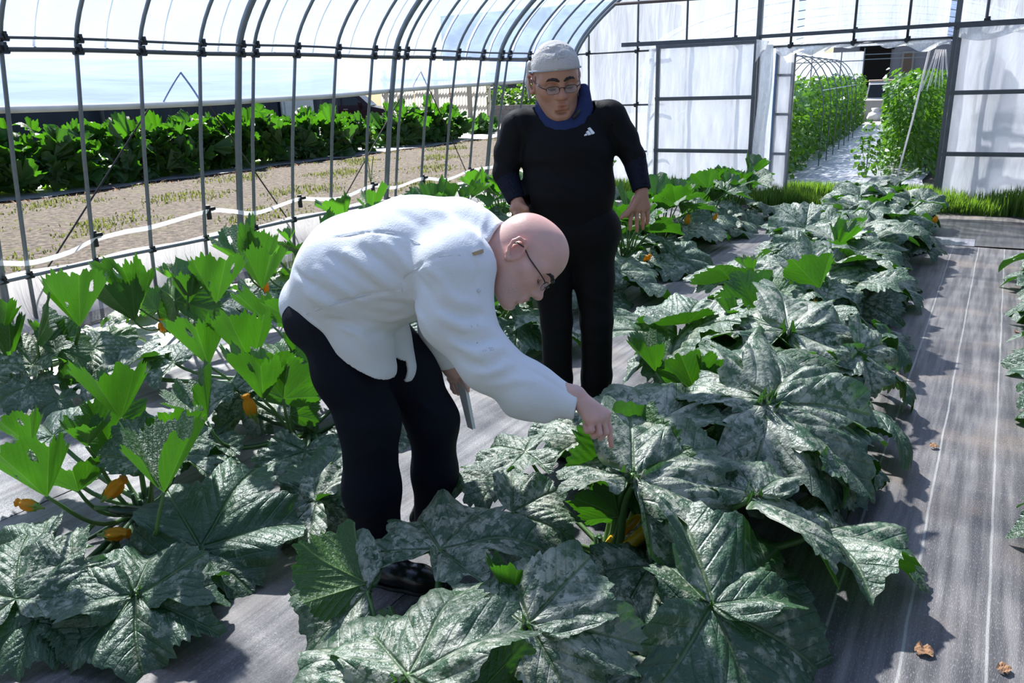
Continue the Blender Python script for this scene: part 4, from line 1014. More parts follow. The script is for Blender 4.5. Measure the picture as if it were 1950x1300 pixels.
# ---- left row by the open wall
p = plant((-4.84, 2.42), 'courgette plant with upright green leaves by the skirt at the far left')
lf(p, 152, 622, .42, 165, 560, .54, 'cup', 'awayr', .5, .85, 0, size=.32, pr=.016)
lf(p, 70, 652, .36, 66, 575, .52, 'fold', 'away', .2, 1., size=.26)
lf(p, 5, 640, .40, 20, 590, .5, 'cup', 'away', .3, .9, size=.22)
lf(p, 20, 690, .26, -10, 660, .3, 'cup', 'far', .4, .8, size=.26)
lf(p, 62, 695, .24, 95, 650, .32, 'vee', 'cam', .65, .2, size=.22)
lf(p, 90, 670, .28, 50, 640, .36, 'fold', 'awayl', .2, .9, size=.16)
lf(p, 55, 735, .16, 20, 790, .06, 'flat', 'cam', .6, dark=True)
lf(p, 110, 760, .12, 95, 800, .04, 'flat', 'up', .35, dark=True)
lf(p, 120, 720, .14, 140, 690, .2, 'droop', 'away', .3, .6)
rnd(p, 5, 0, 1, 1., 1, .55, .2)
p = plant((-5.0, 3.65), 'courgette plant with fan of upright leaves against the bright white sheet')
lf(p, 267, 588, .34, 245, 520, .52, 'cup', 'awayl', .3, .95, 0, size=.36)
lf(p, 332, 572, .38, 328, 512, .56, 'fold', 'away', .2, 1., size=.30)
lf(p, 360, 577, .36, 378, 534, .46, 'cup', 'awayr', .3, 1., size=.20)
lf(p, 412, 577, .36, 425, 520, .52, 'cup', 'awayr', .5, .9, 0, size=.34)
lf(p, 257, 612, .28, 215, 578, .34, 'cup', 'away', .3, .9, size=.28)
lf(p, 358, 560, .42, 368, 505, .58, 'cup', 'far', .5, .6, size=.2)
lf(p, 300, 590, .26, 310, 560, .36, 'fold', 'away', .2, 1., size=.16)
flower(p, onz(312, 632, .1), (.2, -.2, .7), 1.1)
rnd(p, 6, 0, 1, 1., 1, .65, 1.1)
p = plant((-4.95, 4.75), 'courgette plant with a small yellow flower behind the bending man\'s back')
lf(p, 500, 550, .36, 512, 508, .46, 'cup', 'awayr', .4, .95, size=.30)
lf(p, 470, 505, .44, 420, 488, .48, 'cup', 'far', .4, .9, size=.36)
lf(p, 500, 508, .42, 520, 480, .46, 'cup', 'away', .4, .9, size=.26)
flower(p, onz(505, 556, .2), (.3, -.2, .5), 1.2)
rnd(p, 7, 2, 2, 1., 1, .6, .3, light=True)
for i, (y, w) in enumerate(((5.8, 'hidden mostly behind the white jacket back'), (6.9, 'beyond the white jacket in the left row'), (8.0, 'near the standing man\'s right elbow'), (9.1, 'next to last in the left row'), (10.0, 'last in the left row by the end wall'))):
    p = plant((-4.95, y), 'green courgette plant by the left wall, %s' % w)
    rnd(p, 6, 4, 6, 1.05, 0, .6, i*1.1, light=True, hgt=1.1)
# ---- plants at the right edge
for i, y in enumerate((3.2, 4.15, 5.1, 6.05, 7.0, 7.9)):
    p = plant((.80, y), 'courgette plant beyond the path at the right edge, %s from the front' % (['first']+ORD[2:])[i])
    rnd(p, 9, 5, 3, 1.05, 0, .6, i*.8, spread=1.05)
# ---- loose dry leaves on the fabric path
dl = MB(); dl.grid(lambda u, v: ((u-.5)*.07*(1-.5*abs(v-.5)), (v-.5)*.05, .006+.018*math.sin(u*6)**2*v+.012*math.sin(v*7+u*3)**2), 8, 8)
dl = dl.mesh('dry_leaf', M['dry'], True)
for x, y, a, s, lab in ((1759, 1243, .3, .75, 'curled dry brown leaf on the fabric path, nearer the row'), (1912, 1276, 1.2, .6, 'small dry brown leaf on the path at bottom right corner'), (1778, 851, .8, .55, 'dry brown leaf scrap beside the row edge halfway up the path'), (1935, 633, 2., .5, 'tiny reddish dry leaf near the plants at the right edge')):
    o = link('dry_leaf', dl, None, onz(x, y, .012)); o.rotation_euler.z = a; o.scale = (s, s, s); tag(o, lab, 'leaf')
for (x, y, n) in ((288, 545, 3),):
    mb = MB()
    for k, (dx, tx, h) in enumerate(((-8, -18, .42), (3, 2, .38), (10, 30, .46))):
        b = onz(x+dx, y+8, .0); t = b+np.array((tx*.004, tx*.003, h)); mb.add([b-(.006, 0, 0), b+(.006, 0, 0), (b+t)/2+(.009, 0, .03), (b+t)/2-(.009, 0, -.03), t], [(0, 1, 2, 3), (3, 2, 4)])
    tag(mb.build('grass_tuft', M['grass'], at=onz(x, y)), 'tall grass blades growing by the left skirt', 'grass')
# ================================================================ PEOPLE: bodies as one blended surface each
class Field:
    """distance field of tapered limbs and ellipsoids, blended smoothly, meshed as one skin"""
    def __init__(s): s.it = []; s.folds = []; s.cuts = []; s.shell = 0
    def cone(s, a, b, ra, rb, k=.02, lat=None, ls=1., op=1):
        a = np.array(a, float); b = np.array(b, float); R = max(ra, rb)*max(1, ls)
        s.it.append((0, op, k, (a+b)/2, np.linalg.norm(b-a)/2+R, (a, b, ra, rb, None if lat is None else np.array(lat), ls))); return s
    def chain(s, pts, rs, k=.02, **kw):
        for i in range(len(pts)-1): s.cone(pts[i], pts[i+1], rs[i], rs[i+1], k, **kw)
        return s
    def ell(s, c, ax, r, k=.02, op=1):
        c = np.array(c, float); s.it.append((1, op, k, c, max(r), (c, np.array(ax, float), np.array(r, float)))); return s
    def cut(s, p, n, R=9., c=None): s.cuts.append((np.array(p, float), np.array(n, float)/np.linalg.norm(n), R, np.array(p if c is None else c, float))); return s
    def fold(s, pts, w, amp): s.folds.append((np.array(pts, float), w, amp)); return s
    @staticmethod
    def prim(t, q, P):
        if t == 0:
            a, b, ra, rb, lat, ls = q
            pa = P-a; ba = b-a
            if lat is not None and ls != 1:
                pa = pa-np.outer(pa@lat, lat)*(1-1/ls); ba = ba-lat*(ba@lat)*(1-1/ls)
            h = np.clip(pa@ba/max(1e-9, ba@ba), 0, 1)
            return np.linalg.norm(pa-h[:, None]*ba, axis=1)-(ra+(rb-ra)*h)
        c, ax, r = q; p = (P-c)@ax.T
        k0 = np.linalg.norm(p/r, axis=1); k1 = np.linalg.norm(p/(r*r), axis=1)+1e-9
        return k0*(k0-1)/k1
    def ev(s, P, c=None, hd=0):
        d = np.full(len(P), 9.)
        for t, op, k, bc, br, q in s.it:
            if c is not None and np.linalg.norm(c-bc) > br+hd+k+.05: continue
            e = s.prim(t, q, P)
            if op > 0:
                h = np.maximum(k-abs(d-e), 0)/k; d = np.minimum(d, e)-h*h*k*.25
            else:
                e = -e; h = np.maximum(k-abs(d-e), 0)/k; d = np.maximum(d, e)+h*h*k*.25
        for pts, w, amp in s.folds:
            if c is not None and np.min(np.linalg.norm(pts-c, axis=1)) > hd+3*w+.10: continue
            m = np.full(len(P), 9.); n = len(pts)-1; tp = np.zeros(len(P))
            for i in range(n):
                pa = P-pts[i]; ba = pts[i+1]-pts[i]; h = np.clip(pa@ba/(ba@ba), 0, 1)
                x = np.linalg.norm(pa-h[:, None]*ba, axis=1); u = x < m; m = np.where(u, x, m); tp = np.where(u, (i+h)/n, tp)
            d = d-amp*np.exp(-(m/w)**2)*np.sin(np.pi*np.clip(tp*.9+.05, 0, 1))**.6
        if s.shell: d = np.maximum(d, -(d+s.shell))
        for p, n, R, cc in s.cuts:
            e = (P-p)@n
            if R < 9: e = np.minimum(e, R-np.linalg.norm(P-cc, axis=1))
            d = np.maximum(d, e)
        return d
    def hit(s, px, py, t0=1.0, t1=7.):
        r = ray(px, py); r = r/np.linalg.norm(r); t = t0
        for _ in range(90):
            d = s.ev((CAM+r*t)[None])[0]
            if d < .0008: return CAM+r*t
            t += max(.0006, d*.6)
            if t > t1: return None
        return CAM+r*t
    def normal(s, p):
        e = .004; D = np.eye(3)*e
        g = s.ev(np.array(p)+D)-s.ev(np.array(p)-D); return g/np.linalg.norm(g)
    def mesh(s, name, h, m, paint=None):
        lo = np.min([b-r for t, op, k, b, r, q in s.it if op > 0], 0)-.03; hi = np.max([b+r for t, op, k, b, r, q in s.it if op > 0], 0)+.03
        B = 16; nb = np.ceil((hi-lo)/(h*B)).astype(int); N = nb*B
        hd = h*B*.866; bc = np.stack(np.meshgrid(*[np.arange(n) for n in nb], indexing='ij'), -1).reshape(-1, 3)
        C = lo+(bc+.5)*B*h
        sh = s.shell; s.shell = 0; ct = s.cuts; s.cuts = []
        dc = s.ev(C); s.shell = sh; s.cuts = ct
        vol = np.full(N, 1., np.float32)
        loc = np.stack(np.meshgrid(*[np.arange(B)]*3, indexing='ij'), -1).reshape(-1, 3)*h
        for b, c, d in zip(bc, C, dc):
            sl = tuple(slice(q*B, q*B+B) for q in b)
            if abs(d) > hd*1.7+sh+.02:
                if d < 0 and not sh: vol[sl] = -1
                continue
            vol[sl] = s.ev(lo+b*B*h+loc, c, hd).reshape(B, B, B)
        sg = vol < 0; a = sg[:-1, :-1, :-1].astype(np.int8)
        sm = np.zeros(a.shape, np.int8)
        for i in (0, 1):
            for j in (0, 1):
                for k in (0, 1): sm += sg[i:N[0]-1+i, j:N[1]-1+j, k:N[2]-1+k]
        cells = np.argwhere((sm > 0) & (sm < 8)); fl = np.ravel_multi_index(cells.T, sm.shape)
        cv = {}
        for i in (0, 1):
            for j in (0, 1):
                for k in (0, 1): cv[i, j, k] = vol[cells[:, 0]+i, cells[:, 1]+j, cells[:, 2]+k].astype(float)
        acc = np.zeros((len(cells), 3)); cnt_ = np.zeros(len(cells))
        for ax in range(3):
            for i in (0, 1):
                for j in (0, 1):
                    o0 = [0, 0, 0]; o1 = [0, 0, 0]; oth = [x for x in range(3) if x != ax]
                    o0[oth[0]] = o1[oth[0]] = i; o0[oth[1]] = o1[oth[1]] = j; o1[ax] = 1
                    v0, v1 = cv[tuple(o0)], cv[tuple(o1)]; x = (v0 < 0) != (v1 < 0)
                    t = np.where(x, v0/np.where(v0 == v1, 1, v0-v1), 0)
                    p = np.tile(np.array(o0, float), (len(cells), 1)); p[:, ax] = t
                    acc += p*x[:, None]; cnt_ += x
        V = lo+(cells+acc/cnt_[:, None])*h
        F = []
        for ax in range(3):
            s0 = [slice(1, n-1) for n in N]; s1 = list(s0); s0[ax] = slice(0, N[ax]-1); s1[ax] = slice(1, N[ax])
            e0, e1 = sg[tuple(s0)], sg[tuple(s1)]
            E = np.argwhere(e0 != e1); 
            off = np.array([1, 1, 1]); off[ax] = 0; G = E+off; fwd = e0[tuple(E.T)]
            u, v = [(1, 2), (2, 0), (0, 1)][ax]
            Q = []
            for du, dv in ((0, 0), (1, 0), (1, 1), (0, 1)):
                q = G.copy(); q[:, u] -= 1-du; q[:, v] -= 1-dv
                ok = (q >= 0).all(1) & (q < np.array(sm.shape)).all(1)
                f = np.ravel_multi_index(np.clip(q, 0, np.array(sm.shape)-1).T, sm.shape); Q.append(np.searchsorted(fl, f).clip(0, len(fl)-1))
            Q = np.stack(Q, 1); Q[~fwd] = Q[~fwd][:, ::-1]; F.append(Q)
        F = np.concatenate(F)
        me = bpy.data.meshes.new(name); nF = len(F)
        me.vertices.add(len(V)); me.vertices.foreach_set('co', V.astype(np.float32).ravel())
        me.loops.add(nF*4); me.loops.foreach_set('vertex_index', F.astype(np.int32).ravel())
        me.polygons.add(nF); me.polygons.foreach_set('loop_start', np.arange(0, nF*4, 4, dtype=np.int32)); me.polygons.foreach_set('loop_total', np.full(nF, 4, np.int32))
        me.update(calc_edges=True); me.validate(); setmat(me, m); me.shade_smooth()
        if paint:
            col = np.tile(np.array([0, 0, 0, 1.]), (len(V), 1))
            for c, r, ch, st in paint:
                w = np.exp(-(np.linalg.norm(V-c, axis=1)/r)**2)*st; col[:, ch] = np.maximum(col[:, ch], w)
            at = me.color_attributes.new('tint', 'FLOAT_COLOR', 'POINT'); at.data.foreach_set('color', col.astype(np.float32).ravel())
        return me
def skin_mat(name, c, red, beard, dark):
    m, k, b = newmat(name)
    tc = k.node('TexCoord').outputs['Object']; n = k.noise(tc, 26., 4, .6); n2 = k.noise(tc, 420., 2)
    c = np.array(c)
    base = k.mix(k.ramp(n, .35, .7), tuple(c*.92), tuple(np.minimum(1, c*(1.05, .97, .95))))
    t = k.node('SeparateColor', i_0=k.node('Attribute', attribute_name='tint').outputs['Color'])
    base = k.mix(t.outputs[0], base, red)
    base = k.mix(k.math('MULTIPLY', t.outputs[1], k.ramp(n2, .35, .6)), base, beard)
    base = k.mix(t.outputs[2], base, dark)
    k.put(b.inputs['Base Color'], base); b.inputs['Roughness'].default_value = .42; b.inputs['Specular IOR Level'].default_value = .45
    b.inputs['Subsurface Weight'].default_value = .12; b.inputs['Subsurface Radius'].default_value = (.012, .005, .003); b.inputs['Subsurface Scale'].default_value = 1.
    k.put(b.inputs['Normal'], k.bump(k.noise(tc, 160., 3), .12, .003)); return m
M['skin_pale'] = skin_mat('pale_skin', (.70, .44, .37), (.70, .24, .20), (.36, .26, .25), (.10, .05, .045))
M['skin_tan'] = skin_mat('tanned_skin', (.42, .22, .14), (.44, .13, .095), (.20, .12, .085), (.05, .025, .02))
def cloth(name, c, rough, spec, scale, bstr, var=.06, trans=0, stripe=None):
    m, k, b = newmat(name)
    tc = k.node('TexCoord').outputs['Object']; n = k.noise(tc, 9., 4, .6); w = k.noise(tc, scale, 3)
    c = np.array(c); col = k.mix(n, tuple(c*(1-var)), tuple(np.minimum(1, c*(1+var))))
    k.put(b.inputs['Base Color'], col); b.inputs['Roughness'].default_value = rough; b.inputs['Specular IOR Level'].default_value = spec
    h = k.math('ADD', k.math('MULTIPLY', n, 1.5), k.math('MULTIPLY', w, .35)); k.put(b.inputs['Normal'], k.bump(h, bstr, .012))
    return m
M['jacket'] = cloth('white_cotton', (.80, .81, .83), .8, .2, 240., .3, .03)
M['navy_trousers'] = cloth('navy_cloth', (.006, .0075, .015), .75, .15, 300., .3, .2)
M['black_cloth'] = cloth('black_jersey', (.0045, .0045, .005), .7, .14, 200., .25, .2)
M['navy_sleeve'] = cloth('navy_jersey', (.006, .008, .018), .65, .15, 200., .3, .2)
M['towel'] = cloth('white_towel', (.50, .475, .45), .95, .1, 160., .9, .08)
M['denim'] = cloth('navy_neck_cloth', (.022, .034, .10), .9, .15, 180., .6, .25)
M['leather'] = mat('black_leather', (.012, .012, .013), .22, .6, 0, .2, 20, .15)
M['hair'] = mat('black_hair', (.010, .008, .007), .45, .4, 0, .3, 60, .6)
M['lens'] = film_mat('spectacle_lens', .88, (.5, .5, .5), (.6, .6, .6), .0, 0, .1)
M['frame'] = mat('spectacle_frame', (.02, .02, .022), .3, .6, .4)
CR, CDN, CF = CM[0], CM[1], CM[2]

def head(fd, c, f, u, sc, ears=(1, 1)):
    """skull, face and ears; returns a mapping from head coordinates to the place"""
    f = f/np.linalg.norm(f); u = u-f*(u@f); u /= np.linalg.norm(u); l = np.cross(u, f); A = np.stack([f, l, u])
    H = lambda x, y, z: np.array(c)+sc*(x*f+y*l+z*u)
    E = lambda p, r, k=.02, op=1: fd.ell(H(*p), A, np.array(r)*sc, k*sc, op)
    K = lambda p, q, ra, rb, k=.015, op=1: fd.cone(H(*p), H(*q), ra*sc, rb*sc, k*sc, op=op)
    E((-.006, 0, .040), (.101, .079, .094)); E((.030, 0, .055), (.074, .068, .076), .03)
    E((.036, 0, -.030), (.064, .062, .078), .04); E((.040, 0, -.072), (.052, .046, .040), .03)
    K((.078, -.010, -.104), (.078, .010, -.104), .019, .019, .03)
    for s in (-1, 1):
        K((.002, s*.054, -.045), (.055, s*.030, -.095), .020, .016, .035)
        K((.066, s*.046, -.018), (.045, s*.060, -.010), .018, .016, .03)
        K((.086, s*.014, .028), (.070, s*.050, .026), .013, .012, .022)
        E((.100, s*.033, .006), (.019, .020, .012), .018, -1)
        E((.076, s*.032, .004), (.017, .016, .0125), .006)
        K((.091, s*.016, -.004), (.0905, s*.046, -.003), .0022, .0016, .006, -1)
        K((.104, s*.012, -.034), (.096, s*.016, -.034), .0085, .0065, .010)
        E((.110, s*.007, -.043), (.006, .0042, .004), .004, -1)
    K((.090, 0, .022), (.113, 0, -.024), .0078, .0098, .018); E((.117, 0, -.028), (.0115, .0112, .0105), .012)
    K((.098, -.016, -.060), (.098, .016, -.060), .0060, .0060, .012); K((.1005, -.006, -.0585), (.1005, .006, -.0585), .0065, .0065, .008)
    K((.095, -.015, -.074), (.095, .015, -.074), .0075, .0075, .012)
    K((.106, -.021, -.0672), (.106, .021, -.0672), .0028, .0028, .004, -1)
    E((.094, 0, -.088), (.012, .02, .006), .014, -1)
    hx = [(.012, .010), (.006, .026), (-.008, .033), (-.022, .027), (-.027, .010), (-.022, -.008), (-.012, -.022), (-.002, -.030), (.006, -.024)]
    for s in (-1, 1):
        E((-.006, s*.079, .002), (.020, .0065, .030), .01)
        P = [H(x-.004, s*(.083-.30*(x-.012)), z) for x, z in hx]; r = [.0042, .0050, .0055, .0056, .0052, .0048, .0060, .0075, .0065]
        for i in range(8): fd.cone(P[i], P[i+1], r[i]*sc, r[i+1]*sc, .004*sc)
        E((-.004, s*.091, -.002), (.010, .008, .013), .006, -1); E((-.012, s*.094, .016), (.009, .006, .008), .006, -1)
        K((.008, s*.081, -.002), (.008, s*.081, -.010), .0045, .004, .006)
    return H, (f, l, u)
def face_paint(H, sc):
    P = [(H(.103, 0, -.067), .017*sc, 0, .7), (H(.120, 0, -.028), .02*sc, 0, .35)]
    for s in (-1, 1):
        P += [(H(-.012, s*.088, .012), .030*sc, 0, .55), (H(.066, s*.045, -.02), .03*sc, 0, .28), (H(.06, s*.045, -.075), .04*sc, 1, .6), (H(.092, s*.024, -.0042), .006*sc, 2, .8), (H(.0915, s*.036, -.0040), .007*sc, 2, .85)]
    P += [(H(.09, 0, -.10), .035*sc, 1, .25), (H(.112, .007, -.041), .005*sc, 2, .6), (H(.112, -.007, -.041), .005*sc, 2, .6), (H(.108, 0, -.0672), .008*sc, 2, .5)]
    return P
def spectacles(root, H, sc, z=.004, rim='half'):
    """frame with two lenses, bridge and two temples"""
    g = MB()
    for s in (-1, 1):
        th = np.linspace(0, 2*math.pi, 25); pts = [H(.112-.10*(abs(.033+.023*math.cos(q))-.033)**1*abs(.5)-.004*(math.cos(q) > 0)*math.cos(q), s*(.033+.0235*math.copysign(abs(math.cos(q))**.7, math.cos(q))), z-.004+.0135*math.copysign(abs(math.sin(q))**.7, math.sin(q))) for q in th]
        ln = MB(); cc = np.mean(pts[:-1], 0); ln.add([cc]+[np.array(q) for q in pts[:-1]], [(0, 1+i, 1+(i+1) % 24) for i in range(24)])
        ln.build('lens', M['lens'], root)
        if rim == 'full': g.tube(pts, .0014*sc, 6)
        else: g.tube(pts[0:13], .0015*sc, 6); g.tube(pts[12:], .0007*sc, 5)
        g.tube([H(.107, s*.057, z+.002), H(.100, s*.066, z+.004), H(.085, s*.0735, z+.006), H(.03, s*.083, z+.010), H(.000, s*.087, z+.018), H(-.022, s*.086, z+.012), H(-.034, s*.082, z-.008)], .0019*sc, 6)
    g.tube([H(.112, -.011, z+.001), H(.116, 0, z+.005), H(.112, .011, z+.001)], .0015*sc, 6)
    for s in (-1, 1): g.tube([H(.111, s*.011, z-.002), H(.106, s*.010, z-.008)], .001*sc, 5)
    return g.build('spectacles', M['frame'], root, True)
def snap(fd, H, y, z, off=0.):
    x = .135
    for _ in range(40):
        d = fd.ev(H(x, y, z)[None])[0]
        if d < .0006: break
        x -= max(.0006, d*.8)
    return H(x+off, y, z)
def brows(root, fd, H, sc, m, w=.006):
    for s in (-1, 1):
        b = Field(); P = [snap(fd, H, s*y, z, .0005) for y, z in ((.011, .026), (.020, .031), (.032, .033), (.044, .031), (.052, .025))]
        b.chain(P, [w*.62*sc, w*.85*sc, w*.80*sc, w*.60*sc, w*.30*sc], .004)
        attach(root, 'eyebrow', b.mesh('eyebrow', .0022, m))
        ln_ = [snap(fd, H, s*y, z, .0002) for y, z in ((.019, -.0035), (.026, -.0062), (.034, -.0066), (.041, -.0052), (.046, -.002))]
        attach(root, 'eyelash', MB().tube(cr(ln_, 12), .0013*sc, 5).mesh('eyelash', m))
def attach(root, name, me):
    o = link(name, me, root); o.location = -np.array(root.location); return o

# ---------------------------------------------------------------- the bending man
L0 = np.array([-1.62, 1.97, 0.])
q = math.radians(20); BF = math.cos(q)*RGT-math.sin(q)*FWD; BL = np.array((-BF[1], BF[0], 0))
def B(px, py, off=0.): return onplane(px, py, L0+BL*off, BL)
def rad(px, P): return px*float(CF@(np.asarray(P)-CAM))/FPX
def bchain(fd, lst, k=.03, lat=None, ls=1., grow=0):
    P = [B(*t[:3]) for t in lst]; r = [max(.01, rad(t[3], p)+grow) for t, p in zip(lst, P)]
    fd.chain(P, r, k, lat=lat, ls=ls); return P
man = empty('person', tuple(L0), 'bald man in white chef jacket and navy trousers bending to point at a leaf', 'person')
NEAR = [(640, 606, -.10, 68), (664, 705, -.11, 64), (703, 800, -.12, 55), (708, 930, -.11, 51), (722, 1075, -.10, 46)]
FAR = [(690, 606, .10, 66), (772, 705, .11, 60), (824, 800, .12, 46), (828, 900, .12, 40), (826, 990, .12, 37)]
TORSO = [(606, 574, 0, 66), (690, 524, 0, 113), (790, 488, 0, 108), (868, 468, 0, 86)]
ARM_N = [(868, 512, -.17, 78), (868, 600, -.20, 65), (929, 690, -.23, 50), (1006, 741, -.22, 47), (1090, 768, -.20, 31)]
ARM_F = [(858, 520, .17, 66), (848, 620, .20, 46), (858, 665, .21, 38), (872, 700, .21, 30)]
body = Field()
bchain(body, TORSO, .05, BL, 1.25, -.045)
bchain(body, NEAR, .03, grow=-.03); bchain(body, FAR, .03, grow=-.03)
bchain(body, [(868, 505, -.16, 55), (868, 600, -.20, 38), (929, 692, -.23, 33), (1006, 737, -.22, 27), (1094, 752, -.20, 19.5)], .03)
bchain(body, [(858, 520, .15, 50), (848, 620, .20, 36), (862, 690, .21, 22), (866, 702, .21, 20)], .03)
hc = B(1024, 482, -.0)
ang = math.radians(50.5); hf = math.cos(ang)*CR+math.sin(ang)*CDN; hu = math.sin(ang)*CR-math.cos(ang)*CDN
hf = hf*math.cos(.10)-CF*math.sin(.10)
HS = 1.08
# head centre so that the ear falls where the photo shows it
ear = B(985, 477, -.08); fl_ = hf/np.linalg.norm(hf); lu = hu-fl_*(hu@fl_); lu /= np.linalg.norm(lu)
hc = ear-HS*(-.006*fl_-.083*np.cross(lu, fl_)+.002*lu)
Hb, axb = head(body, hc, hf, hu, HS)
body.cone(B(900, 476), Hb(-.035, 0, -.03), rad(60, B(900, 476)), .062*HS, .04)
# pointing hand
def hand(fd, w, palm, fingers, rp, rf, k=.006):
    for p in palm: fd.cone(w, p, rp*1.05, rp*.92, .014)
    for f_ in fingers: fd.chain(f_, [rf*1.0, rf*.95, rf*.86, rf*.72][:len(f_)], k)
w = B(1098, 754, -.20); o_ = -.20
idx = [B(1153, 789, o_+.03), B(1160, 815, o_+.03), B(1162.5, 834, o_+.028), B(1164, 849, o_+.026)]
mid_ = [B(1148, 792, o_+.012), B(1154, 822, o_+.0), B(1144, 833, o_+.0), B(1136, 822, o_+.01)]
rng_ = [B(1137, 796, o_-.006), B(1141, 824, o_-.02), B(1131, 830, o_-.018), B(1124, 818, o_-.005)]
pky = [B(1124, 799, o_-.022), B(1126, 818, o_-.036), B(1118, 820, o_-.034), B(1113, 810, o_-.02)]
hand(body, w, [idx[0], mid_[0], rng_[0], pky[0]], [idx, mid_, rng_, pky], .0185, .0098)
body.chain([B(1108, 768, o_+.035), B(1122, 796, o_+.055), B(1136, 812, o_+.045)], [.014, .012, .009], .01)
body.cone(B(1112, 772, o_-.01), B(1122, 796, o_-.015), .018, .015, .014)
# hand with the notebook
w2 = B(862, 700, .21)
f2 = [[B(872, 716, .19), B(884, 724, .17), B(890, 736, .165), B(891, 744, .17)], [B(868, 718, .20), B(882, 732, .185), B(887, 742, .18), B(886, 748, .185)], [B(864, 720, .22), B(872, 738, .215), B(874, 746, .21), B(873, 750, .215)], [B(859, 720, .235), B(862, 738, .23), B(866, 745, .225), B(868, 748, .225)]]
hand(body, w2, [t[0] for t in f2], f2, .018, .0098); body.chain([B(874, 704, .20), B(886, 712, .165), B(892, 722, .155)], [.013, .011, .009], .01)
# feet inside the shoes
sh_n = (onz(705, 1108, .0), onz(800, 1122, .0)); sh_f = (onz(812, 1012, .0), onz(895, 1020, .0))
for (a, b), leg in ((sh_n, NEAR), (sh_f, FAR)):
    an = B(*leg[-1][:3]); body.chain([an, a+(0, 0, .055), b+(0, 0, .035)], [.04, .036, .028], .02)
bp = face_paint(Hb, HS)+[(idx[3], .02, 0, .45), (idx[0], .02, 0, .3), (pky[1], .03, 0, .3), (Hb(-.02, 0, .12), .10, 0, .22)]
attach(man, 'body', body.mesh('body', .0034, M['skin_pale'], bp))
# trousers
tr = Field(); bchain(tr, NEAR, .05); bchain(tr, FAR, .05)
pv = B(640, 585); tr.cone(B(625, 596), B(690, 560), rad(76, pv), rad(70, pv), .05, BL, 1.35)
for f_ in ([(600, 690), (650, 760), (700, 790)], [(610, 640), (680, 720), (740, 760)], [(662, 870), (720, 850), (755, 865)], [(668, 985), (720, 975), (760, 990)], [(790, 760), (830, 790), (865, 785)], [(640, 800), (700, 815), (752, 800)]):
    P = [tr.hit(*x) for x in f_]
    if all(p is not None for p in P): tr.fold(P, .016, .007)
for leg in (NEAR, FAR):
    a, b = B(*leg[-2][:3]), B(*leg[-1][:3]); tr.cut(b+(0, 0, -.005), (b-a)*np.array((.2, .2, 1)))
attach(man, 'trousers', tr.mesh('trousers', .0058, M['navy_trousers']))
# shoes
for a, b in (sh_n, sh_f):
    s_ = Field(); d = (b-a)/np.linalg.norm(b-a); sd = np.array((-d[1], d[0], 0))
    a0 = a-d*.02; s_.chain([a0+UP*.045, a+d*.10+UP*.058, a+d*.19+UP*.042, a+d*.27+UP*.030], [.036, .042, .042, .024], .03, lat=sd, ls=1.05)
    s_.cone(a0+UP*.06, a0+UP*.10+d*.02, .040, .042, .02)
    for t in (.20, .175): s_.fold([a+d*t+sd*.04+UP*.05, a+d*(t-.01)+UP*.085, a+d*t-sd*.04+UP*.05], .006, -.003)
    s_.cut(np.array((0, 0, .004)), (0, 0, -1)); so_ = attach(man, 'shoe', s_.mesh('shoe', .004, M['leather']))
    e = Field(); e.chain([a0+UP*.012, a+d*.10+UP*.012, a+d*.19+UP*.012, a+d*.275+UP*.012], [.040, .041, .047, .024], .02); e.cut(np.array((0, 0, .003)), (0, 0, -1)); e.cut(np.array((0, 0, .021)), (0, 0, 1))
    link('sole', e.mesh('sole', .005, M['black']), so_)
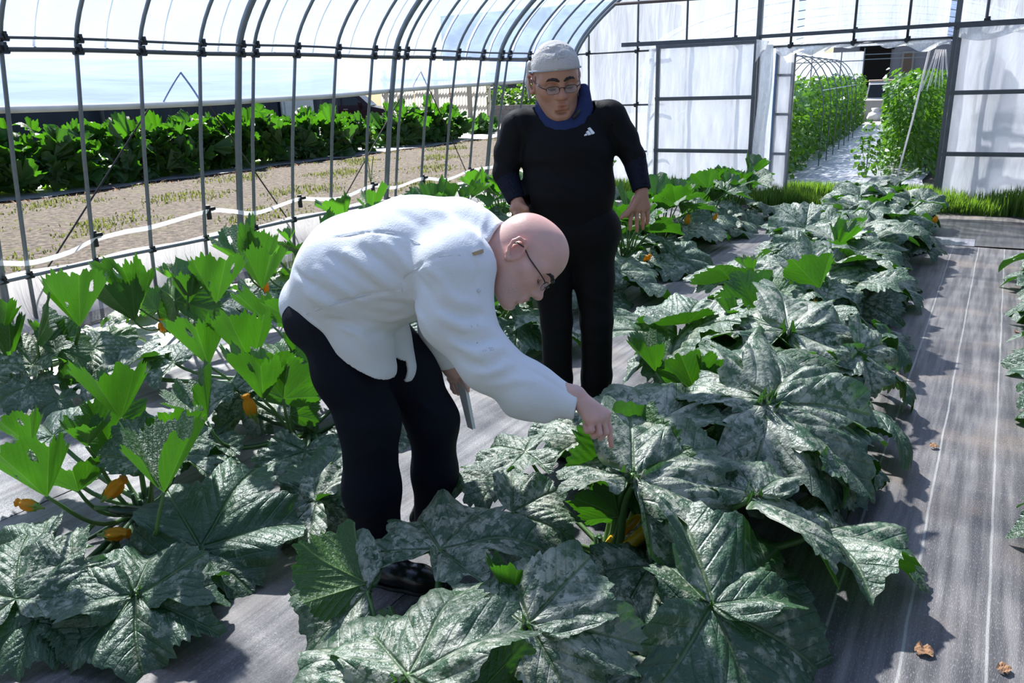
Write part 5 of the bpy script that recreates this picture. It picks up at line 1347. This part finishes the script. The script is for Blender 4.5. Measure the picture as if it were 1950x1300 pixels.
# jacket
jk = Field(); bchain(jk, TORSO, .06, BL, 1.28)
jk.cone(B(868, 468), B(905, 474), rad(84, hc), rad(66, hc), .05, BL, 1.1); jk.cone(B(905, 474), B(952, 482), rad(64, hc), rad(60, hc), .012)
bchain(jk, [(650, 588, -.12, 54), (690, 640, -.13, 54), (706, 700, -.13, 50)], .05); bchain(jk, [(690, 600, .05, 50), (735, 640, .04, 44), (757, 700, .03, 40)], .03)
bchain(jk, ARM_N, .05); bchain(jk, ARM_F, .05)
bchain(jk, [(985, 765, -.22, 30), (1036, 788, -.23, 17)], .03); jk.cone(B(905, 556, -.05), B(930, 556, -.04), .028, .018, .02)
def c2(x, y): return (520+x/3.022, 370+y/3.022)
FO = [(((250, 430), (400, 540), (520, 620)), .013, .010), (((330, 350), (470, 450), (610, 550)), .014, -.010), (((420, 330), (560, 440), (700, 545)), .013, .011), (((510, 300), (640, 400), (745, 500)), .013, -.009), (((60, 480), (190, 570), (330, 640)), .014, .010), (((120, 430), (250, 530), (380, 610)), .013, -.008), (((640, 270), (730, 360), (780, 430)), .012, .008),
      (((240, 660), (480, 590), (735, 540)), .006, -.006), (((150, 330), (400, 240), (640, 218), (760, 240)), .005, -.004), (((740, 545), (755, 480), (830, 420), (970, 355)), .006, -.007), (((1130, 340), (1170, 420), (1165, 560)), .007, -.007), (((1254, 85), (1200, 290), (1178, 498)), .0055, -.007), (((1230, 90), (1176, 295), (1150, 480)), .010, .003),
      (((980, 560), (1080, 620), (1180, 630)), .014, .012), (((950, 640), (1080, 700), (1230, 690)), .014, -.010), (((960, 700), (1100, 770), (1240, 760)), .014, .013), (((1000, 790), (1150, 850), (1320, 830)), .014, -.012), (((1040, 860), (1180, 920), (1320, 880)), .013, .013), (((1090, 960), (1230, 1000), (1320, 930)), .013, -.010), (((1180, 1030), (1300, 1010), (1400, 960)), .012, .009), (((1260, 1100), (1400, 1070), (1520, 1080)), .012, .007), (((1330, 920), (1480, 1010), (1600, 1080), (1720, 1150)), .007, -.006),
      (((880, 420), (960, 480), (1010, 560)), .013, .009), (((830, 470), (900, 560), (940, 640)), .013, -.008), (((790, 600), (860, 720), (930, 830)), .013, .006),
      (((400, 760), (500, 800), (560, 880)), .014, .012), (((300, 720), (420, 740), (520, 800)), .013, -.010), (((540, 700), (680, 720), (800, 690)), .016, .010), (((560, 800), (650, 790), (740, 800)), .014, -.011), (((620, 620), (740, 640), (820, 660)), .016, -.009), (((180, 690), (240, 740), (300, 790)), .010, .007), (((850, 60), (1000, 120), (1120, 220)), .02, .007), (((700, 90), (850, 170), (950, 260)), .02, -.006), (((1040, 160), (1150, 230), (1200, 300)), .014, .008)]
HT = [([jk.hit(*c2(*x)) for x in pts], w_, a_) for pts, w_, a_ in FO]
for P, w_, a_ in HT:
    P = [p for p in P if p is not None]
    if len(P) > 1: jk.fold(P, w_*(.98 if w_ > .009 else 1.), a_*1.08)
jk.shell = .013
def pcut(fd, p1, p2, keep, R=9., d=BL):
    """cut along the line p1-p2 (as a plane running across the body); keeps the side of point keep"""
    n = np.cross(p2-p1, d); n /= np.linalg.norm(n)
    if (keep-p1)@n > 0: n = -n
    fd.cut((p1+p2)/2, n, R)
pcut(jk, B(540, 598), B(604, 637), B(800, 480), .16); 
def lcut(fd, p1, p2, keep, R, c):
    n = np.cross(p2-p1, BL); n /= np.linalg.norm(n)
    if (keep-p1)@n > 0: n = -n
    fd.cut(p1, n, R, c)
lcut(jk, B(652, 648, -.13), B(752, 722, -.13), B(740, 600, -.13), .15, B(700, 712, -.13)); lcut(jk, B(732, 686, .04), B(788, 720, .04), B(780, 620, .04), .09, B(768, 722, .04))
pcut(jk, B(957, 413), B(931, 542), B(800, 480), .135)
a, b = B(858, 665, .21), B(868, 692, .21); jk.cut(b, b-a, .09)
# cuffs: only reach the end of each sleeve
a, b = B(*ARM_N[-2][:3]), B(1096, 762, -.20); jk.cut(b+(b-a)/np.linalg.norm(b-a)*.006, b-a, .12)
attach(man, 'jacket', jk.mesh('jacket', .0050, M['jacket']))
jko = man.children[-1]
def strip_on(fd, pts, r, name, m, root, off=.0005):
    P = [fd.hit(*x) for x in pts]; P = [p for p in P if p is not None]
    if len(P) < 3: return
    o = MB().tube(cr(P, 24), r, 5).build(name, m, None, True); o.parent = root; return o
M['thread'] = mat('seam_thread', (.66, .67, .70), .8)
for sname, pts in (('seam', ((150, 335), (400, 243), (640, 220), (800, 262), (960, 360))), ('seam', ((742, 560), (752, 480), (850, 415), (970, 358), (1080, 350))), ('seam', ((190, 690), (330, 640), (560, 575), (735, 545)))):
    strip_on(jk, [c2(*x) for x in pts], .0012, sname, M['thread'], jko)
tabp = [jk.hit(*c2(*x)) for x in ((1145, 335), (1200, 318), (1202, 340), (1152, 352))]
if all(p is not None for p in tabp):
    n_ = jk.normal(tabp[1]); o = MB().add(np.array([p+n_*.007 for p in tabp]+[p-n_*.003 for p in tabp]), [(0, 1, 2, 3), (4, 7, 6, 5), (0, 4, 5, 1), (1, 5, 6, 2), (2, 6, 7, 3), (3, 7, 4, 0)]).build('collar_loop', mat('tan_tape', (.48, .34, .20), .8)); o.parent = jko
bt = jk.hit(912, 553)
if bt is not None:
    o = MB().lathe([(.001, .004), (.006, .003), (.0062, 0)], 12, M=np.vstack([np.column_stack([CR, CDN, -CF, bt]), [0, 0, 0, 1]])).build('button', M['thread'], None, True); o.parent = jko
brows(man, body, Hb, HS, M['hair'], .0062); spectacles(man, Hb, HS)
# notebook in the far hand
nb = empty('notebook', tuple(B(884, 765, .19)), 'thin grey covered notebook held in the bending man\'s far hand', 'notebook')
c0 = np.array([B(872, 728, .205), B(885, 722, .165), B(903, 817, .165), B(893, 812, .205)]); nn = np.cross(c0[1]-c0[0], c0[3]-c0[0]); nn /= np.linalg.norm(nn)
for nm_, t0, t1, sh_, m_ in (('cover', -.006, -.0045, 0, mat('grey_card', (.58, .57, .57), .6)), ('pages', -.0045, .0045, .003, mat('paper', (.80, .79, .76), .8)), ('cover', .0045, .006, 0, mat('white_card', (.70, .70, .70), .6))):
    ctr = c0.mean(0); q_ = ctr+(c0-ctr)*(1-sh_*8); MB().add(np.concatenate([q_+nn*t0, q_+nn*t1]), [(0, 3, 2, 1), (4, 5, 6, 7), (0, 1, 5, 4), (1, 2, 6, 5), (2, 3, 7, 6), (3, 0, 4, 7)]).build(nm_, m_, nb)

# ---------------------------------------------------------------- the standing man
S0 = np.array([-1.57, 3.05, 0.]); SN = -FWD
def T(px, py, off=0.): return onplane(px, py, S0+SN*off, SN)
def schain(fd, lst, k=.03, lat=None, ls=1., grow=0):
    P = [T(*t[:3]) for t in lst]; r = [max(.008, rad(t[3], p)+grow) for t, p in zip(lst, P)]; fd.chain(P, r, k, lat=lat, ls=ls); return P
std = empty('person', tuple(S0), 'standing man in black long sleeved top with white towel wrapped on his head', 'person')
TOR = [(1078, 236, -.01, 46), (1080, 285, .0, 58), (1083, 360, .01, 57), (1087, 420, .0, 55)]
AL = [(986, 243, -.01, 32), (969, 290, -.02, 27), (962, 330, .0, 22.5), (984, 382, .06, 16)]
AR_ = [(1162, 226, -.01, 33), (1187, 264, -.01, 27), (1207, 300, .02, 21), (1222, 362, .08, 15.5)]
LL = [(1047, 450, 0, 42), (1052, 530, .0, 36), (1060, 610, .01, 28), (1062, 720, .0, 26), (1062, 815, .0, 24)]
LR_ = [(1127, 450, 0, 42), (1131, 530, .0, 36.5), (1136, 610, .02, 29), (1136, 715, .0, 27), (1128, 810, .0, 25)]
sb_ = Field(); schain(sb_, TOR, .05, RGT, 1.3, -.02)
for ch in (AL, AR_, LL, LR_): schain(sb_, ch, .03, grow=-.012)
schain(sb_, [(1050, 440, 0, 48), (1125, 440, 0, 48)], .04, grow=-.015)
HS2 = 1.10; pit = math.radians(30); yw = math.radians(6); rl = math.radians(8)
f0 = -CF*math.cos(yw)+CR*math.sin(yw); u0 = -CDN*math.cos(rl)-CR*math.sin(rl)
sf = f0*math.cos(pit)-u0*math.sin(pit); su = u0*math.cos(pit)+f0*math.sin(pit)
sc_ = T(1058, 156, .03)
Hs, axs = head(sb_, sc_, sf, su, HS2)
sb_.cone(T(1078, 232, -.02), Hs(-.03, 0, -.03), .062, .060, .04)
wl_ = T(1222, 364, .08); FG = [[(1203, 396, .10), (1201, 415, .11), (1200, 428, .115), (1200, 437, .115)], [(1213, 398, .10), (1213, 418, .11), (1213, 431, .112), (1213, 440, .11)], [(1223, 397, .09), (1224, 415, .10), (1224, 427, .10), (1224, 435, .098)], [(1232, 394, .08), (1233, 408, .085), (1233, 418, .085), (1232, 426, .083)]]
fg = [[T(*x) for x in f_] for f_ in FG]; hand(sb_, wl_, [x[0] for x in fg], fg, .018, .0094)
sb_.chain([T(1212, 378, .10), T(1201, 398, .125), T(1191, 408, .135), T(1183, 414, .14)], [.016, .0125, .0105, .0085], .012)
wr_ = T(985, 384, .07); fk = [[T(978+7*i, 398, .10-.006*i), T(982+7*i, 408, .12-.006*i), T(988+6*i, 412, .10), T(989+6*i, 405, .08)] for i in range(4)]
hand(sb_, wr_, [x[0] for x in fk], fk, .019, .0102); sb_.chain([T(990, 390, .10), T(1001, 398, .11), T(1004, 406, .10)], [.014, .012, .01], .01)
for ch, px in ((LL, 1050), (LR_, 1138)):
    an = T(*ch[-1][:3]); g = np.array((an[0], an[1], 0)); sb_.chain([an, g+(0, 0, .05), g+SN*.16+(0, 0, .035)], [.04, .036, .026], .02)
attach(std, 'body', sb_.mesh('body', .0036, M['skin_tan'], face_paint(Hs, HS2)))
# top
sh = Field(); schain(sh, TOR, .05, RGT, 1.42)
schain(sh, AL, .022); schain(sh, AR_, .022); sh.cone(T(1078, 222, -.02), T(1000, 242, -.02), .075, .06, .05); sh.cone(T(1078, 222, -.02), T(1152, 226, -.02), .075, .06, .05)
sh.cone(T(1078, 226, -.01), T(1076, 205, .0), .085, .07, .03)
def c9(x, y): return (900+x/3.25, 60+y/3.25)
for pts, w_, a_ in ((((330, 640), (430, 680), (560, 690)), .02, .006), (((300, 800), (430, 790), (560, 800)), .02, .007), (((330, 900), (470, 930), (640, 960)), .02, .006), (((520, 880), (650, 940), (760, 990)), .02, -.006), (((700, 800), (760, 840), (820, 900)), .018, .006), (((830, 480), (870, 560), (850, 660)), .012, -.007), (((260, 520), (300, 640), (300, 780)), .012, -.007), (((880, 620), (930, 700), (1000, 740)), .014, .006), (((380, 1010), (520, 1040), (700, 1070)), .02, .007)):
    P = [sh.hit(*c9(*x)) for x in pts]; P = [p for p in P if p is not None]
    if len(P) > 1: sh.fold(P, w_, a_)
sh.shell = .012
sh.cut(T(1085, 432), np.array((0, 0, -1.))); nk = T(1076, 210, .0); sh.cut(nk, UP+.30*SN, .125)
for ch in (AL, AR_):
    a, b = T(*ch[-2][:3]), T(*ch[-1][:3]); sh.cut(b, b-a, .06)
for ch in (AL, AR_):
    a, b = T(*ch[-2][:3]), T(*ch[-1][:3]); 
cut_l = (T(*AL[-1][:3]), T(*AL[-1][:3])-T(*AL[-2][:3])); cut_r = (T(*AR_[-1][:3]), T(*AR_[-1][:3])-T(*AR_[-2][:3]))
attach(std, 'top', sh.mesh('top', .0058, M['black_cloth'])); top = std.children[-1]
for ch in (AL, AR_):
    sl_ = Field(); n_ = [ (ch[2][0], ch[2][1], ch[2][2], ch[2][3]*1.02), (ch[3][0], ch[3][1], ch[3][2], ch[3][3]*1.06)]; P = schain(sl_, n_, .02, grow=.002)
    for t in np.linspace(.1, .95, 9):
        c_ = P[0]+(P[1]-P[0])*t; d_ = (P[1]-P[0])/np.linalg.norm(P[1]-P[0]); v1 = np.cross(d_, SN); v1 /= np.linalg.norm(v1); v2 = np.cross(d_, v1); r_ = rad(n_[0][3]+(n_[1][3]-n_[0][3])*t, c_)
        sl_.fold([c_+r_*(v1*math.cos(x)+v2*math.sin(x))+d_*.012*math.sin(x*2+t*9) for x in np.linspace(0, 6.28, 11)], .006, .003)
    sl_.shell = .008; sl_.cut(P[1], P[1]-P[0]); sl_.cut(P[0], P[0]-P[1])
    o = link('undersleeve', sl_.mesh('undersleeve', .0055, M['navy_sleeve']), top)
# chest mark: three slanted white bars of rising height
for poly in (((690, 641), (701, 631), (709, 640), (708, 643), (692, 647)), ((701, 622), (713, 613), (732, 636), (730, 640), (716, 643)), ((711, 600), (724, 594), (753, 628), (750, 634), (737, 637))):
    P = [sh.hit(*c9(*x)) for x in poly]
    if all(p is not None for p in P):
        n_ = sh.normal(P[2]); k = len(P); o = MB().add(np.array([p+n_*.0035 for p in P]+[p-n_*.004 for p in P]), [tuple(range(k)), tuple(range(k, 2*k))[::-1]]+[(i, k+i, k+(i+1) % k, (i+1) % k) for i in range(k)]).build('chest_mark', mat('white_print', (.8, .8, .8), .6)); o.parent = top
# trousers and shoes
t2_ = Field(); schain(t2_, LL, .02, grow=.004); schain(t2_, LR_, .02, grow=.004); t2_.cone(T(1050, 436), T(1124, 436), rad(56, S0+UP), rad(56, S0+UP), .06)
t2_.cone(T(1165, 425, .0), T(1168, 450, .01), .022, .02, .03)
for pts in (((1040, 640), (1062, 650), (1085, 640)), ((1112, 640), (1135, 655), (1160, 640)), ((1045, 560), (1070, 580), (1085, 600)), ((1115, 560), (1140, 570), (1160, 590)), ((1090, 470), (1095, 510), (1098, 550))):
    P = [t2_.hit(*x) for x in pts]; P = [p for p in P if p is not None]
    if len(P) > 1: t2_.fold(P, .016, .006)
t2_.cut(np.array((0, 0, .075)), (0, 0, -1)); attach(std, 'trousers', t2_.mesh('trousers', .0062, M['black_cloth']))
for ch in (LL, LR_):
    an = T(*ch[-1][:3]); g = np.array((an[0], an[1], 0)); s_ = Field(); s_.chain([g-SN*.05+UP*.045, g+SN*.05+UP*.05, g+SN*.19+UP*.034], [.045, .048, .036], .03); s_.cut(np.array((0, 0, .004)), (0, 0, -1)); attach(std, 'shoe', s_.mesh('shoe', .006, M['leather']))
# towel wrapped on the head
f, l, u = axs; A_ = np.stack([f, l, u])
tw = Field(); tw.ell(Hs(-.006, 0, .044), A_, np.array((.110, .088, .100))*HS2, .02); tw.ell(Hs(.033, 0, .062), A_, np.array((.080, .074, .076))*HS2, .03)
for pts, a_ in ((((1010, 128), (1050, 112), (1098, 110)), .007), (((1012, 118), (1050, 98), (1095, 100)), -.006), (((1020, 105), (1055, 88), (1090, 92)), .006)):
    P = [tw.hit(*x) for x in pts]; P = [p for p in P if p is not None]
    if len(P) > 1: tw.fold(P, .010, a_)
tw.shell = .008; tw.cut(Hs(.085, 0, .060), -u+.18*f)
attach(std, 'head_towel', tw.mesh('head_towel', .005, M['towel'])); two = std.children[-1]
tl_ = Field(); tl_.chain([Hs(-.035, -.088, .06), Hs(-.045, -.096, .0), Hs(-.055, -.092, -.055)], [.020, .017, .012], .02, lat=l, ls=.55)
o = link('towel_tail', tl_.mesh('towel_tail', .004, M['towel']), two)
tl_ = Field(); tl_.chain([Hs(-.06, .085, .05), Hs(-.085, .100, .0), Hs(-.10, .105, -.045)], [.022, .022, .014], .02, lat=l, ls=.6)
o = link('towel_tail', tl_.mesh('towel_tail', .004, M['towel']), two)
hemp = []
for q_ in np.linspace(-1.9, 1.9, 29):
    p = Hs(-.006+.115*math.cos(q_), .093*math.sin(q_), 0); 
    # on the cut plane
    n_ = -u+.18*f; t_ = ((Hs(.085, 0, .061)-p)@n_)/(u@n_); hemp.append(p+u*t_)
o = MB().tube(hemp, .0042, 6, flat=1.).build('towel_hem', mat('grey_hem', (.34, .37, .40), .9), None, True); o.parent = two
# hair at the temples
for s in (-1, 1):
    hr = Field(); hr.ell(Hs(.022, s*.066, .040), A_, np.array((.034, .012, .030))*HS2, .01); hr.ell(Hs(.02, s*.072, .012), A_, np.array((.012, .006, .026))*HS2, .01); attach(std, 'hair', hr.mesh('hair', .004, M['hair']))
brows(std, sb_, Hs, HS2, M['hair'], .0060); spectacles(std, Hs, HS2, .0, 'half')
# neck warmer
nw = Field(); ctr = T(1074, 222, .0)+UP*.056
for dz, rr_, rt in ((-.020, 1.06, .024), (.016, 1.0, .020), (.048, .97, .017)):
    pts = []
    for q_ in np.linspace(0, 2*math.pi, 19):
        c_, s_ = math.cos(q_), math.sin(q_); pts.append(ctr+RGT*(.088*rr_*s_)+SN*(.072*rr_*c_+.006)+UP*(dz*(1-.55*(c_ > 0)*c_)-.088*c_*(c_ > 0)-.01+.012*abs(s_)))
    nw.chain(pts, [rt]*19, .02)
attach(std, 'neck_warmer', nw.mesh('neck_warmer', .0052, M['denim']))
# clip microphone
mp = sh.hit(1096, 219) 
if mp is None: mp = T(1096, 219, .1)
mp = nw.hit(1097, 217) if nw.hit(1097, 217) is not None else mp
cm_ = MB().tube([mp+SN*.012-CR*.012+CDN*.016, mp+SN*.016, mp+SN*.012+CR*.012-CDN*.016], [.008, .009, .008], 8).build('clip_microphone', M['black'], None, True); cm_.parent = std; cm_.location = -np.array(std.location)

# ================================================================ single leaves on the bushes outside
for o, w_, h in BUSH:
    n = 64 if h > .6 else 36
    for k in range(n):
        a = rng.uniform(-1.9, 1.9) if rng.uniform() < .8 else rng.uniform(0, 6.28); zz = rng.uniform(.05, 1)**.8
        rd = .80*w_*math.sqrt(max(.03, 1-(zz*.95)**2.2))*rng.uniform(.9, 1.1)
        p = np.array((rd*math.cos(a), .9*rd*math.sin(a), .06+zz*h*1.0*(1+.12*rng.normal())))
        out = np.array((math.cos(a)*(1-.5*zz), math.sin(a)*(1-.5*zz), .1+.5*zz)); out /= np.linalg.norm(out)
        L = rng.uniform(.19, .34)*(1 if h > .6 else .7)
        x = out*.7+UP*rng.uniform(-.3, .9)+.3*rng.normal(0, 1, 3); x /= np.linalg.norm(x); z = UP+.5*out+.3*rng.normal(0, 1, 3); z = z-x*(z@x); z /= np.linalg.norm(z); y = np.cross(z, x)
        me = LM[('flat', 'cup', 'wavy', 'vee')[k % 4], 0][k % 2]; c_ = link('leaf', me, o); mt = Matrix.Identity(4)
        for i in range(3): mt[i][0], mt[i][1], mt[i][2], mt[i][3] = x[i]*L, y[i]*L, z[i]*L, p[i]
        c_.matrix_local = mt; c_.color = (rng.uniform(.15, .55), rng.uniform(.5, 1.), 0, 1)
